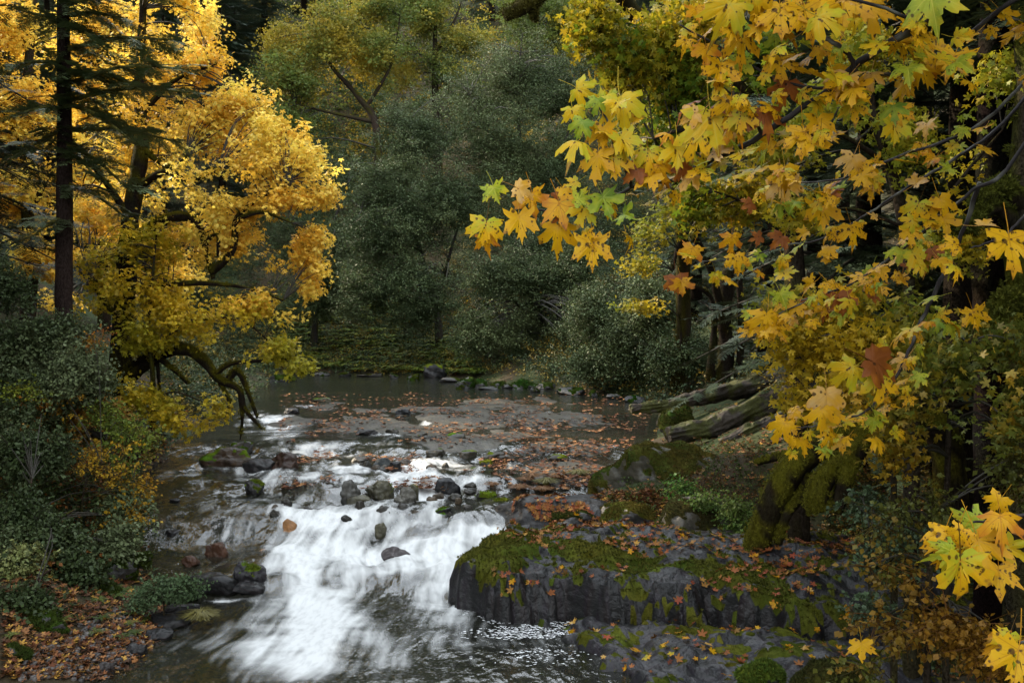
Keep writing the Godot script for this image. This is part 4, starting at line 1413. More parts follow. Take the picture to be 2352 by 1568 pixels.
	# hillside maples above
	var hm := [
		["yellow green maple with a leaning dark trunk on the hillside", [[[870, 420, 86], [865, 300, 86], [820, 220, 86], [760, 150, 85], [720, 60, 85]], [[840, 250, 86], [900, 150, 86], [920, 40, 86]], [[855, 280, 86], [760, 260, 85], [680, 240, 84]]], [[680, 180, 84, 110, 100, 3.5, 330], [760, 90, 85, 120, 90, 3.5, 330], [860, 120, 86, 100, 100, 3.5, 300], [650, 280, 83, 70, 60, 3, 170], [860, 20, 86, 120, 60, 3, 200], [640, 110, 86, 60, 60, 3, 130]], 31],
		["yellow maple with a forked trunk above the alders", [[[1010, 350, 92], [1000, 200, 92], [1000, 80, 92], [1010, -60, 92]], [[1000, 160, 92], [950, 110, 92], [900, 90, 92]], [[1000, 130, 92], [1040, 60, 92], [1060, 10, 92]]], [[980, 40, 92, 110, 90, 3.5, 300], [1060, 70, 92, 80, 80, 3, 200], [940, 150, 91, 70, 60, 3, 140], [1040, 180, 91, 70, 60, 3, 140], [920, -30, 92, 140, 60, 3, 200]], 32],
		["olive maple high on the slope behind the alders", [[[1220, 250, 98], [1225, 100, 98], [1220, -40, 98]]], [[1180, 40, 98, 110, 80, 4, 300], [1290, 60, 98, 100, 90, 4, 300], [1380, 120, 95, 90, 130, 4, 300], [1230, 120, 97, 90, 60, 3, 150]], 33]]
	for a in hm:
		var ls := []
		for q in a[1].size():
			ls.append([a[1][q], 0.42 if q == 0 else 0.18, 0.06])
		tree("maple_tree", a[0], "tree", "", ls, a[2], maple_far, "leaf", olive, {"seed": a[3], "gap": -0.1, "twigs": 70})
	far_conifers()
	# cover of the far bank: ferns and low shrubs
	cover("fern", "green ferns and grasses covering the far bank", [[640, 700, 920, 856, 420], [880, 780, 1100, 868, 200]], fern(41), 1.0, [Color(0.14, 0.19, 0.02), Color(0.2, 0.2, 0.02), Color(0.07, 0.11, 0.015)], "grass")
	cover("undergrowth", "dark leafy undergrowth on the wooded far slope", [[300, 250, 1500, 860, 7500], [380, 680, 680, 960, 500], [1250, 810, 1560, 925, 300], [1400, 500, 1750, 900, 500]], alder, 0.9, [Color(0.05, 0.075, 0.03), Color(0.08, 0.1, 0.03), Color(0.25, 0.18, 0.03), Color(0.04, 0.065, 0.03), Color(0.06, 0.09, 0.035)], "leaf_gloss")
	cover("undergrowth", "yellowing low bushes scattered along the far bank", [[600, 690, 1120, 862, 420]], maple_far, 0.6, [Color(0.3, 0.24, 0.02), Color(0.12, 0.14, 0.02), Color(0.4, 0.26, 0.02), Color(0.2, 0.09, 0.02), Color(0.05, 0.07, 0.02)], "leaf")
	cover("undergrowth", "mixed green and gold undergrowth on the upper slope", [[-100, -100, 1500, 330, 3000], [540, 0, 900, 420, 1600]], maple_far, 1.0, [Color(0.05, 0.08, 0.03), Color(0.09, 0.12, 0.03), Color(0.13, 0.15, 0.03), Color(0.4, 0.27, 0.03)], "leaf")
	# left bank shrubs
	var sh := [
		["dark glossy shrub with pale leaf backs under the conifer", [[[60, 980, 20], [80, 860, 20], [110, 760, 20]], [[70, 900, 20], [160, 800, 19.5], [220, 760, 19.4]], [[65, 900, 20], [10, 820, 19.5], [-30, 760, 19.4]]], [[110, 790, 19.5, 110, 55, 1.0, 420], [40, 860, 19.5, 90, 80, 1.0, 380], [180, 870, 19.2, 80, 80, 0.9, 300], [0, 690, 20.5, 70, 90, 0.9, 260], [120, 900, 19, 90, 60, 0.8, 220]], 51, 0],
		["leafy shrub with orange tinged tips along the left waterline", [[[250, 1180, 20], [250, 1090, 20], [240, 1010, 20]], [[250, 1120, 20], [300, 1060, 19.6], [330, 1030, 19.5]]], [[250, 1080, 19.5, 90, 80, 0.9, 420], [200, 990, 20, 110, 60, 0.9, 330], [290, 1150, 19, 50, 60, 0.6, 220], [180, 1150, 18.8, 90, 80, 0.8, 380], [330, 1040, 20.5, 50, 40, 0.6, 120]], 52, 1],
		["dense dark green shrub filling the near left bank", [[[40, 1330, 16.5], [50, 1200, 16.5], [70, 1100, 16.5]], [[45, 1260, 16.5], [120, 1200, 16], [170, 1170, 16]]], [[60, 1080, 17.5, 90, 80, 0.8, 420], [60, 1190, 16.5, 100, 80, 0.7, 460], [130, 1250, 16, 90, 60, 0.6, 320], [20, 1290, 15.5, 60, 60, 0.5, 260], [220, 1240, 16.8, 70, 40, 0.5, 200], [40, 980, 18.5, 80, 60, 0.8, 280], [270, 1190, 18.2, 70, 60, 0.6, 200], [320, 1100, 19.5, 50, 50, 0.6, 140], [250, 1275, 17, 60, 26, 0.4, 110], [60, 1395, 13.9, 80, 26, 0.4, 90], [160, 1330, 15.2, 70, 24, 0.4, 90]], 53, 0],
		["pale leaved twig of shrub drooping above the mossy boulders", [[[60, 1400, 14.6], [70, 1340, 14.6], [110, 1310, 14.5]]], [[70, 1325, 14.6, 70, 34, 0.4, 150], [120, 1340, 14.5, 40, 22, 0.3, 60]], 54, 2]]
	var spal := [blend(Color(0.04, 0.06, 0.02), Color(0.13, 0.16, 0.07), 2.6, 10.0), blend(Color(0.06, 0.09, 0.025), Color(0.36, 0.17, 0.02), 2.2, 15.0, -0.22), blend(Color(0.16, 0.2, 0.06), Color(0.25, 0.25, 0.09), 2.0, 18.0)]
	for a in sh:
		var ls := []
		for q in a[1].size():
			ls.append([a[1][q], 0.035, 0.012])
		tree("shrub", a[0], "shrub", "", ls, a[2], shrub, "leaf_gloss", spal[a[4]], {"seed": a[3], "gap": -0.02, "twigs": 60, "tilt": 0.8, "wood": Color(0.06, 0.045, 0.035)})
	var rust := blend(Color(0.34, 0.12, 0.015), Color(0.45, 0.28, 0.02), 3.0, 25.0)
	tree("shrub", "rusty and yellow bramble growing through the left bank shrubs", "shrub", "", [[[[180, 1200, 18], [190, 1120, 18], [230, 1060, 18]], 0.02, 0.008], [[[185, 1150, 18], [290, 1110, 18], [340, 1120, 18]], 0.015, 0.006]], [[220, 1080, 18.2, 110, 70, 0.6, 30], [290, 1170, 18, 60, 50, 0.5, 34], [150, 1190, 17.2, 100, 60, 0.5, 26], [60, 1010, 18, 90, 60, 0.6, 20], [320, 1130, 18.6, 40, 40, 0.4, 40], [100, 930, 18.6, 90, 40, 0.6, 24], [190, 780, 19, 60, 30, 0.5, 12]], small, "leaf", rust, {"seed": 57, "twigs": 40, "tilt": 0.8, "scale": 1.2, "gap": 0.0})
	tree("shrub", "lime green spray of leaves above the left waterline", "shrub", "", [[[[300, 1100, 19.5], [290, 1030, 19.5], [270, 970, 19.5]], 0.02, 0.008]], [[290, 1060, 18.8, 70, 50, 0.5, 46], [240, 960, 19.2, 80, 40, 0.5, 40], [300, 1000, 19, 50, 50, 0.5, 40], [60, 880, 18.5, 60, 40, 0.5, 20]], small, "leaf", blend(Color(0.3, 0.32, 0.03), Color(0.14, 0.2, 0.03), 3.0, 26.0), {"seed": 58, "twigs": 30, "tilt": 0.8, "scale": 1.3, "gap": 0.0})
	tree("sapling", "small green seedling shrub at the left waterline", "shrub", "", [[[[375, 1450, 15.2], [372, 1400, 15.2], [370, 1370, 15.2]]], [], ][0].map(func(x): return [x, 0.02, 0.006]), [[370, 1365, 15.2, 65, 30, 0.4, 190], [340, 1395, 15, 50, 24, 0.3, 90], [420, 1350, 15.4, 50, 24, 0.3, 90]], small, "leaf", blend(Color(0.07, 0.12, 0.05), Color(0.12, 0.18, 0.08), 2.0, 9.0), {"seed": 55, "twigs": 40, "tilt": 0.6})
	# right bank
	var gmaple := blend(Color(0.11, 0.17, 0.012), Color(0.5, 0.32, 0.015), 2.0, 60.0)
	var lm := [[[[1660, 900, 33], [1668, 780, 33], [1665, 680, 33], [1690, 560, 33], [1700, 400, 33], [1690, 200, 33], [1680, 0, 33]], 0.28, 0.12], [[[1668, 760, 33], [1640, 640, 32.5], [1590, 540, 32], [1560, 560, 32], [1545, 620, 32]], 0.14, 0.05], [[[1690, 900, 33], [1705, 760, 32.6], [1700, 640, 32.4], [1730, 560, 32.2]], 0.16, 0.06],
		[[[1625, 900, 33], [1640, 780, 32.8], [1635, 690, 32.6], [1600, 660, 32.4], [1570, 665, 32.2]], 0.14, 0.04], [[[1690, 640, 32.6], [1740, 610, 32], [1800, 590, 31.5], [1830, 580, 31.5]], 0.12, 0.04], [[[1580, 560, 32], [1560, 500, 32], [1500, 480, 31.5]], 0.07, 0.02], [[[1700, 380, 33], [1640, 260, 32], [1560, 200, 31]], 0.14, 0.03], [[[1560, 720, 32], [1565, 780, 32], [1560, 800, 32]], 0.05, 0.03]]
	tree("maple_tree", "dark many stemmed maple wrapped in moss behind the logs", "tree", "", lm, [[1500, 520, 31, 70, 60, 1.0, 34], [1470, 600, 30.5, 60, 40, 0.8, 22], [1470, 700, 31, 60, 20, 0.8, 20], [1580, 330, 31, 120, 110, 1.6, 150], [1700, 280, 32, 120, 120, 1.6, 130], [1430, 270, 33, 60, 60, 1.2, 40]], maple, "leaf", blend(Color(0.5, 0.36, 0.02), Color(0.2, 0.22, 0.02), 1.3, 61.0), {"seed": 61, "wood": Color(0.02, 0.016, 0.012), "moss": 0.0, "moss_col": Color(0.022, 0.02, 0.005), "fuzz": 1.2, "fuzz_size": 0.07, "lumps": 0.4, "twigs": 60})
	tree("maple_tree", "green and yellow maple bough tree behind the near leaves", "tree", "", [[[[1840, 1000, 17], [1830, 700, 17], [1800, 450, 17], [1760, 250, 17], [1700, 80, 17], [1660, -60, 17]], 0.2, 0.08], [[[1765, 260, 17], [1640, 150, 16.5], [1500, 80, 16], [1380, 40, 16]], 0.09, 0.02], [[[1800, 430, 17], [1700, 330, 16.5], [1580, 300, 16], [1500, 320, 16]], 0.08, 0.02], [[[1815, 560, 17], [1740, 480, 16.5], [1640, 440, 16]], 0.06, 0.015]],
		[[1380, 70, 16, 75, 75, 0.7, 110], [1480, 110, 16, 90, 90, 0.8, 140], [1420, 170, 16, 60, 50, 0.5, 50], [1590, 60, 16, 110, 80, 0.9, 130], [1560, 210, 16.2, 90, 70, 0.8, 110], [1530, 330, 16.4, 70, 60, 0.7, 80], [1640, 320, 16.4, 110, 80, 0.9, 120], [1700, 440, 16.4, 90, 60, 0.8, 90], [1600, 470, 16.2, 60, 50, 0.6, 50], [1750, 120, 16.5, 90, 100, 0.9, 80]], vine, "leaf", gmaple, {"seed": 62, "scale": 1.6, "gap": 0.0, "twigs": 70, "tilt": 0.6})
	tree("maple_tree", "maple with small yellow leaves in the dark behind the near boughs", "tree", "", [[[[2100, 1000, 12], [2090, 700, 12], [2060, 450, 12], [2000, 250, 12], [1960, 0, 12]], 0.1, 0.04], [[[2040, 380, 12], [1900, 300, 11.6], [1760, 330, 11.4]], 0.04, 0.012], [[[2080, 600, 12], [2200, 420, 11.8], [2300, 300, 11.6]], 0.04, 0.012], [[[2070, 520, 12], [1950, 480, 11.7], [1820, 500, 11.5]], 0.03, 0.01]],
		[[1800, 330, 11.5, 120, 70, 0.6, 60], [1950, 250, 11.7, 110, 80, 0.6, 60], [2080, 330, 11.8, 90, 80, 0.6, 45], [2230, 350, 11.6, 100, 90, 0.6, 50], [2280, 200, 11.6, 80, 80, 0.6, 36], [1850, 480, 11.5, 110, 50, 0.5, 30], [2000, 120, 11.8, 120, 70, 0.6, 50], [2200, 560, 11.6, 100, 70, 0.5, 34]], vine, "leaf", blend(Color(0.55, 0.36, 0.015), Color(0.24, 0.26, 0.02), 2.4, 66.0), {"seed": 69, "scale": 1.25, "gap": 0.0, "twigs": 50, "tilt": 0.6})
	# vine maple thickets on the right bank
	var th := [["yellow green vine maple thicket leaning over the logs", [[1800, 720, 10.5, 70, 60, 0.5, 90], [1900, 700, 10.5, 100, 70, 0.6, 150], [1830, 800, 10.2, 90, 60, 0.5, 150], [1960, 800, 10, 110, 70, 0.6, 190], [2080, 760, 10, 90, 90, 0.6, 150], [1900, 880, 9.8, 80, 40, 0.4, 80], [1830, 930, 10, 60, 40, 0.4, 60]], [[2060, 1150, 10.5], [2050, 950, 10.4], [1990, 800, 10.2], [1900, 690, 10.4]], 63],
		["gold and green vine maple thicket on the shady slope", [[2060, 920, 9.2, 90, 70, 0.5, 130], [2180, 860, 9.4, 80, 90, 0.5, 120], [2290, 800, 9.6, 80, 100, 0.5, 110], [2160, 1000, 9, 110, 60, 0.5, 130], [2280, 960, 9, 80, 90, 0.5, 110], [2050, 1060, 9.2, 60, 50, 0.4, 50]], [[2180, 1250, 9.6], [2180, 1050, 9.5], [2200, 900, 9.5], [2240, 740, 9.6]], 64],
		["rusty orange undershrub on the dark slope below the thicket", [[2080, 1180, 8.8, 100, 60, 0.4, 90], [2200, 1140, 8.6, 100, 60, 0.4, 90], [2060, 1300, 8.4, 90, 50, 0.4, 70], [2200, 1420, 8, 130, 70, 0.4, 110], [2060, 1440, 8.2, 90, 50, 0.4, 70], [1960, 1510, 8.6, 80, 30, 0.3, 50], [2290, 1080, 8.6, 60, 80, 0.4, 60], [2300, 1500, 7.6, 80, 60, 0.4, 70]], [[2130, 1420, 8.6], [2140, 1300, 8.6], [2150, 1180, 8.6]], 65]]
	var tp := [blend(Color(0.42, 0.28, 0.012), Color(0.13, 0.16, 0.018), 3.2, 3.0), blend(Color(0.4, 0.22, 0.01), Color(0.11, 0.13, 0.018), 3.2, 4.0), blend(Color(0.3, 0.15, 0.015), Color(0.1, 0.11, 0.02), 4.0, 5.0)]
	for q in th:
		for b in q[1]:
			b[6] = int(b[6] * (0.32 if q[3] < 65 else (0.2 if b[0] < 2100 else 0.4)))
	for i in 3:
		tree("vine_maple", th[i][0], "shrub", "", [[th[i][2], 0.04, 0.015]], th[i][1], vine if i < 2 else small, "leaf", tp[i], {"seed": th[i][3], "gap": 0.05, "twigs": 40, "tilt": 0.7, "scale": 1.1 if i < 2 else 1.2})
	var ivy := blend(Color(0.06, 0.11, 0.03), Color(0.1, 0.14, 0.08), 2.0, 6.0)
	tree("shrub", "blue green leafy sprays at the foot of the mossy trunk", "shrub", "", [[[[2010, 1330, 10.2], [2000, 1280, 10.2], [2010, 1240, 10.2]], 0.012, 0.006]], [[2030, 1280, 10.2, 70, 40, 0.3, 60], [1990, 1150, 10.8, 60, 40, 0.3, 40], [2080, 1210, 10, 70, 40, 0.3, 40], [2000, 1400, 9.8, 60, 24, 0.3, 30]], small, "leaf_gloss", ivy, {"seed": 66, "twigs": 20})
	tree("shrub", "small clover like plants on the dark mossy block", "shrub", "", [[[[1690, 1230, 17.6], [1690, 1200, 17.6], [1695, 1190, 17.6]], 0.01, 0.004]], [[1690, 1165, 17.6, 40, 24, 0.3, 80], [1630, 1150, 17.8, 50, 16, 0.3, 60], [1700, 1215, 17.4, 50, 40, 0.3, 90], [1570, 1120, 19, 40, 30, 0.3, 40]], small, "leaf", blend(Color(0.05, 0.14, 0.02), Color(0.12, 0.17, 0.04), 2.0, 7.0), {"seed": 67, "twigs": 10})
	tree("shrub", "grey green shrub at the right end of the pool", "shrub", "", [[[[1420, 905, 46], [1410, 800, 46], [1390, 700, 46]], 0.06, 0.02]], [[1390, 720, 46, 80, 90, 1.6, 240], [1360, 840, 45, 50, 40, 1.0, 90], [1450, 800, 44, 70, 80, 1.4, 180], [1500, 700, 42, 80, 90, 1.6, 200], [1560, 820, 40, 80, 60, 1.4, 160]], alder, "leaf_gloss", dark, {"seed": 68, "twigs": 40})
	right_conifers()
	cover("undergrowth", "dark undergrowth on the shady right slope", [[1500, 500, 2352, 900, 1500]], alder, 0.6, [Color(0.05, 0.075, 0.03), Color(0.08, 0.1, 0.03), Color(0.25, 0.18, 0.03), Color(0.06, 0.09, 0.035)], "leaf_gloss", 14.0)
	cover("groundcover", "small yellowing leaves covering the dark right slope", [[1900, 980, 2352, 1568, 900]], small, 1.2, [Color(0.12, 0.1, 0.02), Color(0.2, 0.1, 0.02), Color(0.05, 0.08, 0.02), Color(0.06, 0.1, 0.04), Color(0.25, 0.18, 0.03)], "leaf", 6.0)
	cover("groundcover", "low green and russet plants covering the left bank", [[0, 900, 420, 1330, 1100]], small, 1.3, [Color(0.06, 0.09, 0.03), Color(0.1, 0.12, 0.03), Color(0.26, 0.1, 0.02), Color(0.05, 0.07, 0.03)], "leaf", 12.0)
	cover("fern", "small green ferns among the fallen leaves of the left shore", [[0, 1330, 330, 1480, 22]], fern(43), 0.22, [Color(0.08, 0.12, 0.02), Color(0.12, 0.15, 0.03)], "leaf", 9.0)
	cover("groundcover", "mossy plants over the right bank rocks", [[1400, 1020, 1760, 1260, 500]], small, 0.8, [Color(0.06, 0.1, 0.02), Color(0.1, 0.13, 0.03), Color(0.2, 0.1, 0.03)], "leaf", 12.0)
	# rusty grass tufts on the leafy bar in the river
	var gr := grass_clump(71, 220, 0.2, 0.22)
	var tufts := [[1205, 1098], [1222, 1092], [1255, 1106], [1130, 1110], [1246, 1122], [1330, 1086], [1280, 1092], [1192, 1118], [455, 1428]]
	for i in tufts.size():
		var p := wat(tufts[i][0], tufts[i][1] + 8) if i < 8 else wat(tufts[i][0], tufts[i][1] + 14) + Vector3(0, 0.1, 0)
		var o := top("grass_tuft", gr, mats.grass_rust if i % 3 != 2 else mats.grass_dull, p)
		o.rotation.y = i * 1.7
		o.scale = Vector3.ONE * (1.0 + 0.25 * (i % 3))
		tag(o, "drooping rusty brown grass tuft on the leafy gravel bar" if i < 8 else "golden grass tuft on the black shore rocks", "grass", "grass tufts on the gravel bar" if i < 8 else "")

# plants standing all over a slope, seen through windows of the photograph
func cover(called: String, label: String, wins: Array, m: Mesh, scale: float, cols: Array, mat: String, dmin := 6.0) -> void:
	rng.seed = label.length() * 13
	var xf: Array[Transform3D] = []
	var cc: Array[Color] = []
	for w in wins:
		var tries := 0
		var made := 0
		while made < w[4] and tries < w[4] * 2:
			tries += 1
			var p := on_ground(rng.randf_range(w[0], w[2]), rng.randf_range(w[1], w[3]), dmin, 160.0)
			if p.z < -158.0 or sdist(p.x, -p.z) < 0.3:
				continue
			made += 1
			var g := rng.randf_range(0.6, 1.2)
			var c: Color = cols[rng.randi_range(0, cols.size() - 1)]
			var k := scale * rng.randf_range(0.7, 1.4)
			xf.append(Transform3D(Basis(Vector3.UP, rng.randf() * TAU).scaled(Vector3.ONE * k), p + Vector3(0, 0.15 * k, 0)))
			cc.append(Color(c.r * g, c.g * g, c.b * g))
	tag(many(called, m, mats[mat], xf, cc, self), label, called.replace("_", " "))

# a conifer bough: a drooping limb with sprays to both sides; appended to lists
func bough(s: Sheet, a: Vector3, b: Vector3, r: float, xf: Array[Transform3D], cols: Array[Color], col: Color, size: float, wood: Color, gap := 0.42) -> void:
	var ln := a.distance_to(b)
	var pts := curve([a, a.lerp(b, 0.5) + Vector3(0, ln * 0.06, 0), b], 4)
	limb(s, pts, r, r * 0.25, 5, 0.2, wood)
	var n := int(ln / gap) + 2
	var dir := (b - a).normalized()
	var side := dir.cross(Vector3.UP).normalized()
	for i in range(1, n + 1):
		var t := clampf(float(i) / n + rnd(0.04), 0.1, 1.0)
		var p: Vector3 = pts[int(t * (pts.size() - 1))]
		for w in [-1, 1]:
			var out: Vector3 = (side * float(w) * rng.randf_range(0.5, 1.0) + dir * rng.randf_range(0.3, 0.9) + Vector3(0, rng.randf_range(-0.6, -0.05), 0)).normalized()
			var k := size * rng.randf_range(0.6, 1.2) * (1.1 - 0.4 * t)
			xf.append(Transform3D(facing(Vector3(rnd(0.4), 1, rnd(0.4)), out).scaled(Vector3.ONE * k), p))
			var g := rng.randf_range(0.7, 1.25)
			cols.append(Color(col.r * g, col.g * g, col.b * g))

func conifer_tree(called: String, label: String, group: String, foot: Vector3, h: float, r: float, low: float, reach: float, spray: Mesh, col: Color, sd: int, size := 1.0, step := 0.7) -> void:
	rng.seed = sd
	var t := thing(called, label, "tree", foot, group)
	var s := Sheet.new()
	limb(s, curve([Vector3.ZERO, Vector3(rnd(0.1), h * 0.4, rnd(0.1)), Vector3(rnd(0.2), h, rnd(0.2))], 6), r, 0.03, 9, 0.1, Color(0.016, 0.013, 0.01))
	part("trunk", s.mesh(), mats.bark, t)
	var bs := Sheet.new()
	var xf: Array[Transform3D] = []
	var cols: Array[Color] = []
	var y := low
	while y < h * 0.98:
		var f := 1.0 - (y - low) / (h - low)
		for k in 4:
			var az := rng.randf() * TAU
			var ln := reach * pow(f, 0.8) * rng.randf_range(0.6, 1.1) + 0.3
			bough(bs, Vector3(0, y, 0), Vector3(cos(az) * ln, y - ln * rng.randf_range(0.1, 0.45), sin(az) * ln), 0.05, xf, cols, col, size, Color(0.03, 0.025, 0.018), 0.5 * size)
		y += step * rng.randf_range(0.7, 1.2)
	part("branches", bs.mesh(), mats.twig, t).set_meta("kind", "stuff")
	many("needles", spray, mats.needle, xf, cols, t)

func conifer() -> void:
	rng.seed = 15
	var spray := needle_spray(17, 0.75)
	var d := 23.5
	var foot := at(142, 1000, d)
	foot.y = ground(foot.x, d) - 0.15
	var t := thing("conifer", "slender dark hemlock with drooping mossy boughs on the left bank", "tree", foot)
	var s := Sheet.new()
	limb(s, curve([Vector3.ZERO, at(146, 720, d) - foot, at(150, 400, d) - foot, at(150, 100, d) - foot, at(146, -250, d) - foot], 8), 0.24, 0.12, 12, 0.1, Color(0.04, 0.03, 0.024))
	part("trunk", s.mesh(), mats.bark, t)
	var bs := Sheet.new()
	var xf: Array[Transform3D] = []
	var cols: Array[Color] = []
	var list := [[40, 290, 45, 0], [60, 250, 120, 0.6], [120, 400, 95, 0.3], [170, 330, 210, 0.9], [235, 440, 215, 0.4], [240, 310, 330, 0.9], [300, 420, 330, -0.3], [330, 300, 440, 0.7], [350, 230, 420, 1.0], [420, 290, 500, 0.4], [150, 40, 150, 0.5], [250, 30, 270, 0.9], [60, 60, 30, 0.2], [20, 420, -40, 0.4], [-30, 340, 0, 0.9], [-60, 60, -60, 0.4], [500, 80, 540, 0.5], [300, 60, 350, 0.4], [200, 420, 160, 1.2]]
	for q in list:
		var b := at(q[1], q[2], d - q[3] * 1.6) - foot
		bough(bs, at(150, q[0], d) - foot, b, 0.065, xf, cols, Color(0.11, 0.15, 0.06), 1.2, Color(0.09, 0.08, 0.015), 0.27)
	part("branches", bs.mesh(), mats.twig, t).set_meta("kind", "stuff")
	many("needles", spray, mats.needle, xf, cols, t)

func far_conifers() -> void:
	var spray := needle_spray(18, 1.5)
	var spots := [[540, 104.0, 34.0], [610, 118.0, 36.0], [470, 100.0, 30.0], [1420, 100.0, 34.0], [1340, 112.0, 36.0], [700, 124.0, 38.0], [820, 120.0, 34.0], [1130, 122.0, 36.0], [1520, 84.0, 32.0], [1620, 76.0, 30.0], [960, 126.0, 34.0], [390, 108.0, 34.0], [250, 96.0, 34.0], [90, 90.0, 30.0], [-40, 88.0, 30.0]]
	for i in spots.size():
		var x: float = (spots[i][0] - CU) / F * spots[i][1]
		conifer_tree("conifer", "dark blue green conifer on the skyline slope behind the maples", "conifers on the far slope", gp(x, spots[i][1], -0.3), spots[i][2], 0.45, 3.0, 4.2, spray, Color(0.035, 0.06, 0.04), 200 + i, 1.3, 1.1)

func right_conifers() -> void:
	var spray := needle_spray(19, 1.0)
	# hemlocks added, mostly out of view, to keep sun off the river: [x, d, height, lowest bough]
	var shade := [[-15.5, 9.0, 22.0], [-17.0, 13.0, 24.0], [-16.0, 17.0, 23.0], [-18.0, 21.0, 24.0], [-20.0, 25.0, 22.0], [-16.5, 5.0, 22.0], [-18.5, 0.0, 22.0], [-25.0, 29.0, 17.0], [-27.0, 34.0, 14.0], [-17.5, 28.5, 18.0], [-20.0, 32.0, 11.0], [-14.5, 24.5, 16.0], [-28.0, 40.0, 9.0], [-28.0, 46.0, 10.0], [-28.0, 52.0, 20.0], [-27.0, 58.0, 24.0], [-28.0, 62.0, 26.0], [-28.0, 67.0, 28.0], [-27.0, 73.0, 24.0], [-28.0, 80.0, 26.0], [-25.0, 86.0, 24.0]]
	for i in shade.size():
		conifer_tree("conifer", "tall hemlock added on the left slope to shade the river", "hemlocks added to shade the river", gp(shade[i][0], shade[i][1], -0.2), shade[i][2], 0.4, 2.0, 4.0, spray, Color(0.03, 0.05, 0.025), 260 + i, 1.5, 1.1)
	var left := [[-11.5, 8.0], [-11.0, 12.0], [-12.0, 16.0], [-10.5, 4.0]]  # unseen overhead canopy, added to darken the left shrubs
	for i in left.size():
		conifer_tree("conifer", "tall hemlock added out of view to shade the left bank shrubs", "hemlocks added to shade the left shrubs", gp(left[i][0], left[i][1], -0.2), 24.0, 0.35, 9.5, 4.0, spray, Color(0.03, 0.05, 0.025), 280 + i, 1.4, 0.8)
	var over := [[6.9, 13.5], [7.6, 17.0], [9.5, 15.0], [8.6, 4.0], [9.5, 9.0], [8.5, -1.0], [12.5, 6.0], [12.0, 12.0], [7.5, -5.0], [13.0, 1.0]]  # canopy added to hold sky light off the right bank
	for i in over.size():
		conifer_tree("conifer", "tall hemlock added on the right slope to shade the bank", "hemlocks added to shade the right bank", gp(over[i][0], over[i][1], -0.2), 24.0, 0.4, 8.0 if i < 3 else 4.0, 4.2, spray, Color(0.03, 0.05, 0.025), 290 + i, 1.4, 1.0)
	var spots := [[2000, 20.0, 22.0], [2240, 19.0, 24.0], [1880, 27.0, 26.0], [2120, 27.0, 26.0], [2420, 18.0, 24.0], [1760, 40.0, 30.0], [1940, 42.0, 30.0], [2200, 38.0, 30.0], [1600, 52.0, 30.0]]
	for i in spots.size():
		var x: float = (spots[i][0] - CU) / F * spots[i][1]
		conifer_tree("conifer", "very dark hemlock standing in the shade of the right slope", "hemlocks on the right slope", gp(x, spots[i][1], -0.2), spots[i][2], 0.35, 1.2, 3.2, spray, Color(0.03, 0.05, 0.025), 240 + i, 1.0, 0.8)

